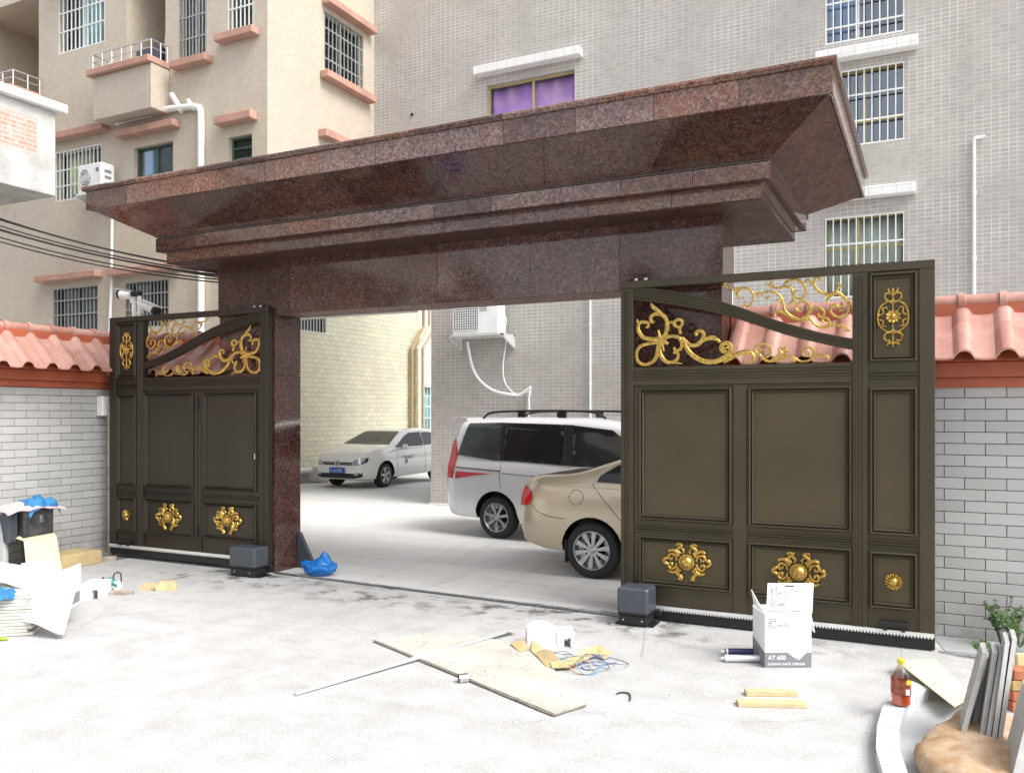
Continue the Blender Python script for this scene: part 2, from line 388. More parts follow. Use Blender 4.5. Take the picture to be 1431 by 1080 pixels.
M['cable'] = simple('black_cable_rubber', (.03,.03,.032), .6)
M['rubber'] = simple('tyre_rubber', (.022,.022,.023), .8)
M['motor'] = simple('slate_grey_plastic', (.058,.066,.082), .4, var=.05)
M['card'] = simple('tan_cardboard', (.50,.38,.20), .85, var=.12)
M['cardpale'] = simple('pale_yellow_cardboard', (.72,.66,.42), .85, var=.1)
M['paper'] = simple('white_carton', (.83,.84,.86), .6, var=.02, bump=.05)
M['print'] = simple('grey_print', (.22,.23,.25), .6, var=.03)
M['foam'] = simple('white_foam', (.86,.86,.86), .9, var=.02)
M['wood'] = simple('pale_pine', (.62,.48,.27), .7, var=.2, scale=12)
M['oldwood'] = simple('weathered_plank', (.40,.34,.28), .85, var=.3, scale=9)
M['tilepale'] = m_stone('pale_floor_tile', (.66,.65,.60), (.55,.53,.47), 8, .5, .2)
M['board'] = m_stone('dusty_white_board', (.56,.55,.51), (.42,.40,.35), 3, .85, .45)
M['boardedge'] = simple('board_edge', (.24,.22,.18), .9, var=.3, scale=20)
M['slabstone'] = m_stone('sawn_grey_granite', (.46,.46,.45), (.36,.355,.35), 22, .75, .7)
M['cement'] = m_stone('grey_cement', (.36,.37,.38), (.43,.44,.44), 6, .9, .2)
M['boulder'] = m_stone('tan_sandstone', (.36,.20,.09), (.50,.40,.30), 9, .85, .5)
M['brick'] = simple('red_brick', (.38,.14,.07), .85, var=.3, scale=14)
M['yellowstone'] = simple('yellow_stone', (.45,.33,.13), .8, var=.3, scale=10)
M['leaf'] = simple('weed_leaves', (.10,.17,.06), .7, var=.4, scale=20, rnd=.2)
M['blue'] = simple('bright_blue_plastic', (.005,.15,.48), .3, var=.2, scale=14, bump=.6, bscale=18, bd=.02)
M['bluecloth'] = simple('blue_cloth', (.03,.19,.42), .8, var=.3, scale=14)
M['pinkcloth'] = simple('pale_pink_cloth', (.62,.45,.45), .9, var=.3, scale=30)
M['teal'] = simple('teal_tool_casing', (.06,.28,.25), .4)
M['green_plastic'] = simple('lime_plastic', (.35,.5,.05), .4)
M['navy'] = simple('navy_print', (.035,.045,.13), .35)
M['greybar'] = simple('dull_grey_steel_bar', (.36,.37,.36), .45, .3)
# ================================================================== GROUND
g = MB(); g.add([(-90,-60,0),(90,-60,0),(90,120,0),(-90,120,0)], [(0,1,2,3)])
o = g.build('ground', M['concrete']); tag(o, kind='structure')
# ------------------------------------------------------------------ window builder
def TY(Y0): return lambda u, d, z: (u, Y0 - d, z)
def TX(X0): return lambda u, d, z: (X0 + d, u, z)
def facade(name, parent, T, u0, u1, z0, z1, holes, mat, recess=.14):
    """wall sheet with real openings and reveals"""
    us = sorted({u0, u1, *[h[0] for h in holes], *[h[1] for h in holes]}); zs = sorted({z0, z1, *[h[2] for h in holes], *[h[3] for h in holes]})
    m = MB(T)
    for a, b in zip(us, us[1:]):
        for c, d in zip(zs, zs[1:]):
            if any(h[0] <= (a+b)/2 <= h[1] and h[2] <= (c+d)/2 <= h[3] for h in holes): continue
            m.add([(a,0,c),(b,0,c),(b,0,d),(a,0,d)], [(0,1,2,3)])
    for h in holes:
        r = h[4] if len(h) > 4 else recess; a, b, c, d = h[:4]
        m.add([(a,0,c),(b,0,c),(b,0,d),(a,0,d),(a,-r,c),(b,-r,c),(b,-r,d),(a,-r,d)], [(0,1,5,4),(1,2,6,5),(2,3,7,6),(3,0,4,7)])
    return m.build(name, mat, parent, recalc=False)
def window(parent, T, a, b, c, d, rec=.14, frame='alu', glass='glass', vbars=9, hbars=(.33,.66), bar='alu', mull=(.5,), rails=(), curtain=None, cspan=(0,1), grille=True, bx=.0):
    fw = .035; m = MB(T); y0, y1 = -rec, -rec + .05
    m.box(a, b, y0, y1, c, c+fw); m.box(a, b, y0, y1, d-fw, d); m.box(a, a+fw, y0, y1, c+fw, d-fw); m.box(b-fw, b, y0, y1, c+fw, d-fw)
    for q in mull: x = a + (b-a)*q; m.box(x-.022, x+.022, y0, y1-.006, c+fw, d-fw)
    for q in rails: z = c + (d-c)*q; m.box(a+fw, b-fw, y0, y1-.012, z-.018, z+.018)
    wdw = m.build('window', M[frame], parent)
    edges = [a+fw] + [a+(b-a)*q for q in mull] + [b-fw]
    for e0, e1 in zip(edges, edges[1:]):
        MB(T).box(e0, e1, y0+.008, y0+.016, c+fw, d-fw).build('pane', M[glass], wdw)
    if curtain:
        m = MB(T); x0 = a + (b-a)*cspan[0]; x1 = a + (b-a)*cspan[1]; n = 26
        A = [(x0 + (x1-x0)*i/n, y0-.08+.022*math.sin(i*1.35+.4*math.sin(i)), c) for i in range(n+1)]
        m.ribbon(A, [(p[0], p[1], d) for p in A], (0, -.004, 0)); m.build('curtain', M[curtain], wdw, smooth=True)
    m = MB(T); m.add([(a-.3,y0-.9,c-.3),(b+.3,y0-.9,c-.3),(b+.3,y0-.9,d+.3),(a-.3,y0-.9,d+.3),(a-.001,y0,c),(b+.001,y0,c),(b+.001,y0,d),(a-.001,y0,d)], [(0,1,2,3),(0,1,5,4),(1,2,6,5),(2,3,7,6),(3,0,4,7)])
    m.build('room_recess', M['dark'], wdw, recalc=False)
    if grille:
        m = MB(T); yy = -.01 + bx
        for i in range(vbars + 1):
            x = a + .02 + (b-a-.04) * i / vbars; m.box(x-.009, x+.009, yy-.009, yy+.009, c+.005, d-.005)
        for q in (0.012,) + tuple(hbars) + (.988,):
            z = c + (d-c)*q; m.box(a+.005, b-.005, yy-.013, yy+.011, z-.012, z+.012)
        m.build('grille', M[bar], wdw)
    return wdw
def ledge(parent, T, a, b, z0, z1, dep, mat, c=.012):
    return MB(T).box(a, b, .003, dep, z0, z1, c).build('ledge', M[mat], parent)
# ================================================================== GREY BUILDING
GY = 14.7
gb = thing('grey_apartment_building', (-2, GY, 0), 'tall grey mosaic-tiled building with white window ledges directly behind the gateway', 'building')
T = TY(GY)
W3 = (-1.56, -.36, 3.72, 5.035); W2 = (-1.56, -.36, 6.16, 7.40); W1 = (-1.56, -.36, 7.86, 9.3); WP = (-7.82, -5.96, 6.95, 8.275)
facade('front_wall', gb, T, -9.10, 9.0, 0.0, 4.25, [W3[:3] + (4.25,)], M['grey'])
facade('upper_wall', gb, T, -10.5, 9.0, 4.25, 13.5, [(-1.56, -.36, 4.25, 5.035), W2, W1, WP], M['grey'])
window(gb, T, *W3, frame='goldframe', glass='glass', vbars=10, hbars=(.30, .66), mull=(.42,), rails=(.62,), curtain='curt_wht', cspan=(0,.98), bar='white')
window(gb, T, *W2, frame='goldframe', glass='glass_blue', vbars=10, hbars=(.32, .66), mull=(.5,), rails=(.33,), bar='white')
window(gb, T, *W1, frame='alu', glass='glass_blue', vbars=10, hbars=(.18, .46, .74), mull=(.42,), curtain='curt_teal', cspan=(.05,.35), bar='white')
window(gb, T, *WP, frame='goldframe', glass='glass', mull=(.52,), rails=(.40,), curtain='curt_pur', cspan=(0,1), grille=False)
for (a, b, z0, z1) in ((-1.69,-.175,7.535,7.705), (-1.62,-.205,5.275,5.435), (-8.01,-5.79,8.45,8.61), (-1.69,-.175,9.6,9.77)):
    ledge(gb, T, a, b, z0, z1, .22, 'whitetile')
m = MB(T); m.box(-9.13, 9, .003, .06, .0, .035, .006); m.build('kerb_strip', M['white'], gb)
m = MB(); m.box(-9.1, -8.96, GY+.002, 21, 0, 4.25); m.build('side_wall', M['grey'], gb)
m = MB(); m.box(-10.5, -9.1, GY+.002, 17, 4.25, 4.4); m.box(-10.5,-10.4,GY+.002,17,4.4,13.5); m.build('bridge_soffit', M['white'], gb)
m = MB(); m.box(-10.5, 9, GY+1.2, 21, 13.3, 13.5); m.box(8.9, 9, GY, 21, 0, 13.3); m.box(-9.0, 9, 20.9, 21, 0, 13.3); m.build('roof', M['cement'], gb)
solo(MB(T).cyl((-9.55,.003,7.98),(-9.55,.03,7.98),.03,n=8), 'wall_vent', M['dark'], 'small dark round vent hole high on the grey tiled wall', 'vent')
# white pipes on the grey wall
def pipe(pts, r, name, mat, label, cat='pipe', group=None, clips=(), n=8, base=None):
    m = MB(); m.tube(pts, r, n)
    for c in clips: m.lathe([(r*1.25,-.02),(r*1.35,0),(r*1.25,.02)], c, (0,0,1), n)
    return solo(m, name, M[mat], label, cat, group, base, smooth=40)
y = GY - .05
pipe([(.74,y,6.03),(.60,y,6.03),(.59,y,6.0),(.59,y,0)], .026, 'drain_pipe', 'plastic', 'thin white pipe with an elbow at its top on the right of the grey wall', group='white pipes on the grey wall', clips=[(.59,y,z) for z in (5.2,4.2,3.2,2.2)])
pipe([(-3.07,y,5.0),(-3.07,y,.0)], .04, 'drain_pipe', 'plastic', 'white pipe on the grey wall just beside the right stone column', group='white pipes on the grey wall', clips=[(-3.07,y,z) for z in (4.45,4.0,3.0)])
pipe([(-5.63,y,4.2),(-5.63,y,.0)], .021, 'drain_pipe', 'plastic', 'slim white pipe on the grey wall above the van roof', group='white pipes on the grey wall', clips=[(-5.63,y,z) for z in (3.5,2.4,1.4)])
pipe([(-6.89,y,2.28),(-6.89,y,.0)], .022, 'drain_pipe', 'plastic', 'short white pipe under the looped hoses of the air conditioner', group='white pipes on the grey wall', clips=[(-6.89,y,2.2)])
# ------------------------------------------------------------------ big air conditioner on the grey wall
def aircon(T, a, b, z0, z1, d0, d1, label, group, coil_round=False, brk=True):
    base = Vector(T((a+b)/2, (d0+d1)/2, z0)); t = thing('air_conditioner', base, label, 'air conditioner', group)
    MB(T).box(a, b, d0, d1, z0, z1, .015).build('casing', M['plastic'], t)
    h = z1 - z0; wd = b - a
    gx0, gx1, gz0, gz1 = a + .04*wd, a + .58*wd, z0 + .12*h, z1 - .08*h
    m = MB(T); m.rectloft(0,0,0,0,[]) if False else None
    cx, cz, rr = (gx0+gx1)/2, (gz0+gz1)/2, min(gx1-gx0, gz1-gz0)/2
    n = 28
    if coil_round:
        pts = [(cx + rr*.9*math.cos(2*math.pi*k/n), d1+.004, cz + rr*.9*math.sin(2*math.pi*k/n)) for k in range(n)]
    else: pts = [(gx0,d1+.004,gz0),(gx1,d1+.004,gz0),(gx1,d1+.004,gz1),(gx0,d1+.004,gz1)]
    MB(T).prism(pts, (0,-.002,0)).build('fan_opening', M['dark'], t)
    m = MB(T); yy = d1 + .016
    if coil_round:
        for q in (.3,.5,.7,.9): m.tube([(cx + rr*q*math.cos(2*math.pi*k/n), yy, cz + rr*q*math.sin(2*math.pi*k/n)) for k in range(n)], .006, 4, closed=True)
        for k in range(12): an = math.pi*2*k/12; m.tube([(cx,yy,cz),(cx+rr*.92*math.cos(an), yy, cz+rr*.92*math.sin(an))], .004, 4)
    else:
        for k in range(15): x = gx0 + (gx1-gx0)*k/14; m.box(x-.0055, x+.0055, yy-.005, yy+.003, gz0, gz1)
        for k in range(13): z = gz0 + (gz1-gz0)*k/12; m.box(gx0, gx1, yy-.003, yy+.005, z-.0055, z+.0055)
    m.build('fan_grille', M['plastic'], t)
    m = MB(T)
    for k in range(5):
        an = 2*math.pi*k/5; c1, s1 = math.cos(an), math.sin(an); c2, s2 = math.cos(an+.8), math.sin(an+.8)
        m.slab([(cx,d1+.006,cz),(cx+rr*.8*c1,d1+.006,cz+rr*.8*s1),(cx+rr*.8*c2,d1+.010,cz+rr*.8*s2)] + [(cx+.01,d1+.008,cz+.01)], .002)
    m.build('fan', M['motor'], t)
    if brk:
        m = MB(T); m.box(a-.1, b+.1, d1-.05, d1+.01, z0-.035, z0-.003); m.box(a-.1, b+.1, .003, .05, z0-.035, z0-.003)
        for x in (a-.1, b+.06): m.prism([(x,.003,z0-.003),(x,d1+.01,z0-.003),(x,d1+.01,z0-.04),(x,.003,z0-.26)], (.04,0,0))
        m.build('bracket', M['alu'], t)
    return t
ac = aircon(TY(GY), -8.30, -7.30, 3.36, 4.06, .22, .52, 'large white air conditioner on a bracket on the grey wall over the van', None)
ac.name = 'air_conditioner'
m = MB(TY(GY)); m.prism([(-7.73,.525,3.93),(-7.50,.525,3.93),(-7.50,.525,4.03),(-7.73,.525,4.03)], (0,.002,0)); m.build('brand_badge', M['bluecloth'], ac)
m = MB(TY(GY)); [m.box(-7.70, -7.54, .522, .525, 3.86-k*.035, 3.875-k*.035) for k in range(3)]; m.build('spec_sticker', M['print'], ac)
hs_ = thing('air_conditioner_hose', (-7.3,GY-.2,2.3), 'two white hoses looping from the air conditioner down to the wall', 'hose')
T = TY(GY)
P1 = [PY(*p, GY-.12) for p in ((653,478),(655,490),(661,515),(672,533),(690,546),(712,551),(725,552),(735,546),(742,541))]
m = MB(); m.tube(smoothline(P1, 5), .028, 8); m.build('hose', M['plastic'], hs_, smooth=True)
P2 = [PY(*p, GY-.1) for p in ((702,436),(707,446),(706,462),(707,480),(704,500),(703,520),(706,535),(713,545),(720,551))]
m = MB(); m.tube(smoothline(P2, 5), .013, 6); m.build('thin_hose', M['plastic'], hs_, smooth=True)
P3 = [PY(*p, GY-.1) for p in ((740,541),(741,548),(739,556),(740,575))]
m = MB(); m.tube(smoothline(P3, 4), .02, 6); m.build('hose_end', M['plastic'], hs_, smooth=True)
# ================================================================== BEIGE BUILDING
BY = 11.5; BX = -10.5
bb = thing('beige_apartment_building', (-16, BY, 0), 'beige tiled apartment block with salmon ledges and a tiled balcony, left of the gateway', 'building')
T = TY(BY)
A = (-16.1, -14.7, 9.22, 10.55); B = (-12.67, -11.97, 8.43, 10.45); Cw = (-11.45, -10.82, 8.75, 10.1)
D = (-16.2, -14.79, 6.2, 7.22); Ew = (-13.88, -12.82, 6.0, 6.99); Fw = (-11.42, -10.86, 5.9, 6.84); G = (-16.27, -14.90, 3.5, 4.415); H = (-14.12, -12.93, 3.5, 4.40)
I2 = (-11.5,-10.9,3.5,4.4)
BAL = (-14.08, -13.02, 8.3, 10.6, 1.6); BAL2 = (-18.9, -16.72, 8.3, 10.6, 1.6)
facade('front_wall', bb, T, -24, BX, 0, 13.5, [A, B, Cw, D, Ew, Fw, G, H, BAL, BAL2], M['beige'])
window(bb, T, *A, vbars=11, hbars=(.33,.62), curtain='curt_teal', cspan=(.3,.75), bar='white')
window(bb, T, *B, vbars=8, hbars=(.2,.4,.62,.82), mull=(.5,), bar='greybar')
window(bb, T, *Cw, vbars=6, hbars=(.3,.6,.85), mull=(), bar='white', curtain='curt_wht', cspan=(0,.0001))
window(bb, T, *D, vbars=12, hbars=(.3,.62), curtain='curt_yel', cspan=(.1,.6), bar='white')
window(bb, T, *Ew, frame='greenframe', glass='glass_blue', grille=False, mull=(.5,), rails=(.45,), curtain='curt_teal', cspan=(.08,.35))
window(bb, T, *Fw, frame='greenframe', grille=False, mull=(), rails=(.35,.6,.8))
window(bb, T, *G, vbars=12, hbars=(.4,.72), bar='greybar', frame='greenframe')
window(bb, T, *H, vbars=12, hbars=(.4,.72), bar='greybar', frame='greenframe')
for (a, b, z0, z1) in ((-16.3,-14.55,7.42,7.56),(-14.2,-12.62,7.2,7.33),(-11.6,-10.72,7.05,7.2),(-16.6,-14.75,4.55,4.68),(-14.45,-12.6,4.53,4.66),(-11.6,-10.68,8.55,8.68),(-16.3,-14.5,10.62,10.75),(-12.72,-11.8,8.27,8.4)):
    ledge(bb, T, a, b, z0, z1, .2, 'pinkledge')
m = MB(T)
for (a, b, c, d, r) in (BAL, BAL2):
    m.add([(a,-r,c),(b,-r,c),(b,-r,d),(a,-r,d)], [(0,1,2,3)])
m.build('balcony_back_wall', M['beige'], bb, recalc=False)
def balcony(a, b, dep, zb, zt, zr, gl):
    bal = MB(T).box(a, b, .003, dep, zb, zt, .01).build('balcony', M['beige'], bb)
    MB(T).box(a-.1, b+.1 if gl else b+.02, .003, dep+.09, zt+.002, zt+.13, .015).build('balcony_ledge', M['pinkledge'], bal)
    m = MB(T); z0 = zt+.13
    for dz, r in ((zr, .018), (zr*.52, .012)):
        m.tube([(a,.02,z0+dz),(a,dep,z0+dz),(b,dep,z0+dz),(b,.02,z0+dz)], r, 6)
    n = 6
    for k in range(n+1): x = a+(b-a)*k/n; m.cyl((x,dep,z0-.01),(x,dep,z0+zr),.013,n=6)
    for x in (a, b): m.cyl((x,.05,z0-.01),(x,.05,z0+zr),.013,n=6); m.cyl((x,dep*.5,z0-.01),(x,dep*.5,z0+zr),.013,n=6)
    m.build('railing', M['steel'], bal, smooth=40); return bal
balcony(-14.5, -12.91, .42, 7.5, 8.33, .30, False)
balcony(-18.6, -16.62, .62, 7.55, 8.36, .30, False)
# things on the balcony
m = MB(T); m.box(-13.95,-13.35,-.5,-.1,8.32,8.95,.02); solo(m, 'cupboard', M['motor'], 'dark grey cupboard standing on the upper balcony behind its railing', 'cupboard')
m = MB(T)
Q = [(-13.16,-.35,9.72),(-13.08,-.30,9.2),(-13.12,-.3,8.6)]
m.ribbon([(-13.22,-.3,9.75),(-13.30,-.28,9.3),(-13.36,-.3,8.95)], [(-13.13,-.3,9.75),(-13.06,-.27,9.3),(-13.10,-.32,8.8)], (0,.03,0))
solo(m, 'hanging_cloth', M['curt_wht'], 'pale cloth hanging inside the upper balcony of the beige building', 'cloth')
# side wall facing the driveway
TXB = TX(BX)
S1 = (13.06, 14.32, 8.50, 9.63); S2 = (12.95,14.3,6.0,7.0)
facade('side_wall', bb, TXB, BY, GY, 4.3, 13.5, [S1, S2], M['beige'])
window(bb, TXB, *S1, vbars=10, hbars=(.2,.45,.72), bar='greybar')
window(bb, TXB, *S2, vbars=10, hbars=(.3,.6), bar='greybar')
for (a, b, z0, z1) in ((12.98,14.55,9.72,9.86),(12.93,14.52,8.28,8.42),(12.88,14.4,7.13,7.28)):
    ledge(bb, TXB, a, b, z0, z1, .2, 'pinkledge')
m = MB(); m.box(-24, BX-.01, BY+1.3, 16.4, 4.15, 4.3); m.build('floor_slab', M['white'], bb); MB().box(-24, BX-.01, BY+1.7, 16.4, 13.3, 13.5).build('roof', M['white'], bb)
m = MB(); m.box(-24, -10.52, 16.25, 16.4, 4.3, 13.5); m.box(BX-.2,BX-.004,GY,16.3,4.3,13.5); m.build('rear_wall', M['beige'], bb)
# air conditioner and pipes on the beige front
ac2 = aircon(TY(BY), -14.93, -14.27, 6.13, 6.68, .12, .42, 'small white air conditioner beside the green-curtained window of the beige building', None, coil_round=True)
m = MB(TY(BY)); [m.box(-14.265+.002, -14.262+.002, .2, .35, z, z+.05) for z in (6.25,6.38,6.5)]; m.box(-14.42,-14.34,.421,.424,6.5,6.58); m.build('sticker', M['print'], ac2)
def bp(pts, r, label, Y=BY-.07, n=10, grp='white drain pipes on the beige wall'):
    return pipe([PY(*p, Y) for p in pts], r, 'drain_pipe', 'plastic', label, group=grp, n=n)
bp([(163,172),(166,170),(200,162),(240,152),(272,149),(279,151),(281,158),(281,232),(281,560)], .062, 'thick white drain pipe bent across and down the beige wall')
bp([(240,132),(254,156)], .052, 'short slanting white pipe stub left of its twin above the bent drain pipe')
bp([(263,141),(272,153)], .045, 'shorter slanting white pipe stub next to the elbow of the drain pipe')
bp([(157,290),(155.5,400),(153,470)], .03, 'thin white pipe running down the beige wall between the two barred windows')
# ================================================================== YELLOW WALL AND WHITE WALL AT THE END OF THE YARD
yx = -15.3
yb = thing('cream_brick_building', (yx, 21, 0), 'cream yellow brick-tiled wall behind the white hatchback', 'building')
TXY = TX(yx)
a_, b_ = PX(424,442,yx), PX(456,467,yx)
YW = (b_.y-1.2, b_.y, PX(456,467,yx).z, 5.6)
facade('front_wall', yb, TXY, 16.0, 24.0, 0, 7.5, [YW], M['yellow'])
window(yb, TXY, *YW, vbars=9, hbars=(.3,.55,), mull=(), bar='white', glass='glass', frame='greenframe')
m = MB(); m.box(yx-4, yx-.01, 16.0, 16.15, 0, 7.5); m.box(yx-4, yx+.5, 16, 24, 7.5, 7.7); m.build('end_wall', M['yellow'], yb)
# far white wall
wx = -15.9
wb = thing('white_rendered_building', (wx, 27, 0), 'white rendered wall with a barred window beyond the cream pipes', 'building')
w0 = PX(588,540,wx); w1 = PX(604,604,wx)
WW = (w0.y+.05, w0.y+1.6, PX(590,603,wx).z, PX(590,539,wx).z)
facade('front_wall', wb, TX(wx), 24.02, 40, 0, 7.5, [WW], M['white'])
window(wb, TX(wx), *WW, vbars=8, hbars=(.3,.55,.78), bar='white', curtain='curt_teal', cspan=(.3,.7))
# pipes at the end of the cream wall
for k, (dx, lab) in enumerate(((0,'leftmost of three cream pipes bent aslant at the end of the yellow wall'),(9,'middle one of three cream pipes bent aslant at the end of the yellow wall'),(17,'rightmost of three cream pipes bent aslant at the end of the yellow wall'))):
    P = [(592+dx*.95,425),(592+dx*.95,457),(575+dx*.95,487),(575+dx*.95,640)]
    pts = [PX(p[0], p[1], yx+.1+.02*k) for p in P]; pts[-1] = Vector((pts[-1].x, pts[-1].y, 0))
    solo(MB().tube(pts, .062 if k != 1 else .08, 8), 'cream_pipe', simple('cream_pipe_paint_%s' % 'abc'[k], ((.40,.30,.16), (.62,.55,.40), (.45,.37,.24))[k], .5) , lab, 'pipe', 'cream pipes at the yellow wall', smooth=40)
# low wall and white pipe at the foot of the cream wall
m = MB(); m.box(-15.28,-14.9,15.5,19.0,0,.28,.02); solo(m, 'low_wall', M['cement'], 'low grey cement wall at the foot of the yellow wall', 'wall')
pipe([(-14.85,15.6,.34),(-14.85,18.3,.34)], .08, 'ground_pipe', 'plastic', 'white pipe lying along the low cement wall beside the hatchback')
m = MB(); m.box(-15.0,-14.5,17.9,18.3,0,.45,.05); solo(m, 'white_sack', M['curt_wht'], 'small whitish block in front of the low cement wall', 'sack')
# ================================================================== OLD BRICK HOUSE, UPPER LEFT
hx = -10.6; y1 = PX(78,275,hx).y; zb = PX(78,275,hx).z; zt = PX(90,162,hx).z
hb = thing('old_brick_house', (hx-2, 4, 0), 'old house corner with worn whitewashed brick parapet jutting in at the upper left', 'building')
def m_oldbrick():
    N = NT('worn_whitewashed_brick'); sp = N.n('ShaderNodeSeparateXYZ', Vector=N.pos()); v = N.n('ShaderNodeCombineXYZ', X=N.math('ADD', sp.outputs[0], sp.outputs[1]), Y=sp.outputs[2]).outputs[0]
    br = N.n('ShaderNodeTexBrick', Vector=v, Scale=1.); br.inputs['Color1'].default_value = (.55,.25,.17,1); br.inputs['Color2'].default_value = (.50,.32,.24,1); br.inputs['Mortar'].default_value = (.42,.41,.39,1)
    br.inputs['Mortar Size'].default_value = .012; br.inputs['Brick Width'].default_value = .2; br.inputs['Row Height'].default_value = .06
    f = N.mr(N.noise(1.9, 6, .8), .47, .68); z = N.mr(sp.outputs[2], zb+.45, zb+.55, 1, 0); f = N.math('MAXIMUM', f, z); z2 = N.mr(sp.outputs[2], zt-.22, zt-.14); f = N.math('MAXIMUM', f, z2)
    e = N.mr(sp.outputs[1], y1-.3, y1-.24); f = N.math('MAXIMUM', f, e)
    ww = N.mix(N.mr(N.noise(3, 6, .7), .42, .72, 0, .7), (.52,.52,.50,1), (.27,.265,.25,1)); N.set(Base_Color=N.mix(f, br.outputs['Color'], ww), Roughness=.9); N.bump(N.noise(22, 5), .4, .01); return N.m
M['oldbrick'] = m_oldbrick()
m = MB(); m.box(hx-1.4, hx, -3, y1, zb, zt, .01); m.build('parapet', M['oldbrick'], hb)
m = MB(); m.box(hx-1.5, hx+.10, -3, y1+.12, zt+.002, zt+.12, .015); m.build('coping', M['white'], hb)
m = MB(); m.box(hx-8, hx-1.5, -3, y1-.3, 0, 9); m.build('wall', M['oldbrick'], hb)
# ================================================================== BOUNDARY WALLS WITH TILED ROOFS
TP, TZ = .30, .094
def roof_tile_mesh(T):
    us = [0,.012,.03,.05,.075,.10,.12,.138,.15,.19,.225,.26,.30]
    def h(u):
        q = abs(u-.075)/.066
        return .062*math.sqrt(max(0, 1-q*q)) if q < 1 else -.010*math.sin(math.pi*(u-.141)/.165)
    L = .36; n = len(us); V = []; o = lambda u, s, k: (u, s*.70, -s*.715 + k)
    for u in us: V.append(o(u, 0, h(u)*.94))
    for u in us: V.append(o(u, L, h(u) + .016))
    for u in us: V.append(o(u, L, h(u)))
    for u in us: V.append(o(u, 0, h(u)*.94 - .014))
    F = []
    for i in range(n-1): F += [(i,i+1,n+i+1,n+i),(n+i,n+i+1,2*n+i+1,2*n+i),(2*n+i,2*n+i+1,3*n+i+1,3*n+i)]
    F += [(0,n,2*n,3*n),(n-1,2*n-1,3*n-1,4*n-1)]
    m = MB(T); m.add(V, F); return m.mesh('roof_tile', M['roof'], smooth=35)
def ridge_mesh(T):
    m = MB(T); m.tube([(-.005,0,0),(.045,0,0),(.05,0,0),(.31,0,0)], [.084,.084,.066,.064], 12); return m.mesh('ridge_tile', M['roof'], smooth=45)
def lin(T):   # direction part of a wall mapping
    o = Vector(T(0,0,0)); return lambda u, d, z: tuple(Vector(T(u,d,z)) - o)
def boundary(label, T, u0, u1, tu0, tu1, roofu, dz=0., off=0., cat='wall', back=True):
    wl = thing('boundary_wall', T((u0+u1)/2, 0, 0), label, cat)
    mb_ = MB(T); mb_.box(u0, u1, -.24, -.012, 0, 2.06+dz); mb_.build('masonry', M['grout'], wl)
    for (a, b) in ((u0, tu0), (tu1, u1)):
        if b - a > .01: MB(T).box(a, b, -.012, -.002, .0, 2.055+dz).build('tiled_face', M['greybrick'], wl)
    MB(T).box(u0, u1, -.26, .035, 2.06+dz, 2.145+dz, .006).build('fascia', M['fascia'], wl)
    MB(T).box(u0, u1, -.30, .11, 2.145+dz, 2.27+dz, .01).build('fascia', M['fascia'], wl)
    L = lin(T); tm = MB(L).box(.003, TP-.003, -.011, .001, .003, TZ-.003, .0015).mesh('tile', M['walltile'])
    half = MB(L).box(.003, TP/2-.003, -.011, .001, .003, TZ-.003, .0015).mesh('tile', M['walltile'])
    nt_ = round((tu1 - tu0) / TP)
    for r in range(round((2.06+dz)/TZ)):
        z = r*TZ + .004
        for k in range(nt_ + (r % 2)):
            if r % 2 == 0: inst('tile', tm, wl, T(tu0 + k*TP, random.uniform(-.0015,.0015), z))
            elif k == 0: inst('tile', half, wl, T(tu0, 0, z))
            elif k == nt_: inst('tile', half, wl, T(tu0 + k*TP - TP/2, 0, z))
            else: inst('tile', tm, wl, T(tu0 + k*TP - TP/2, random.uniform(-.0015,.0015), z))
    rt = roof_tile_mesh(L); rd = ridge_mesh(L)
    # mortar bed under the tiles
    MB(T).prism([(u0,-.30,2.272+dz),(u0,.28,2.272+dz),(u0,-.06,2.66+dz),(u0,-.06,2.74+dz),(u0,-.18,2.74+dz)], Vector((u1-u0,0,0)) if False else (u1-u0,0,0)).build('roof_bed', M['fascia'], wl) if False else None
    b_ = MB(T); sec = [(-.52,2.27),(.27,2.272),(-.05,2.63),(-.05,2.755),(-.19,2.755),(-.19,2.63)]
    b_.add([(u0,d,z+dz) for d, z in sec] + [(u1,d,z+dz) for d, z in sec], [(0,1,2,3,4,5),(6,7,8,9,10,11)] + [(i,(i+1)%6,6+(i+1)%6,6+i) for i in range(6)])
    b_.build('roof_bed', M['fascia'], wl)
    k = roofu[0]
    while k < roofu[1] - .01:
        inst('roof_tile', rt, wl, T(k, .10+.003, 2.535+dz), rot=(random.uniform(-.012,.012), random.uniform(-.012,.012), random.uniform(-.012,.012)))
        inst('roof_tile', rt, wl, T(k, -.13, 2.745+dz), rot=(random.uniform(-.006,.006), random.uniform(-.006,.006), 0))
        inst('ridge_tile', rd, wl, T(k+.05, -.12, 2.775+dz))
        k += TP
    return wl
TR = TY(7.9)
boundary('white brick-tiled wall with pink roof tiles running right from the bronze gate leaf', TR, -1.66, 5.0, -.50, 1.60, (-1.64, 3.0))
boundary('white brick-tiled wall with pink roof tiles along the left edge of the picture', TX(-9.8), .5, 7.93, 4.93, 7.93, (3.0, 7.8), dz=.11)
boundary('short return of tiled roof wall seen through the left gate filigree', TY(7.95), -9.8, -7.70, -9.80, -7.70, (-9.8, -7.75), dz=.06)
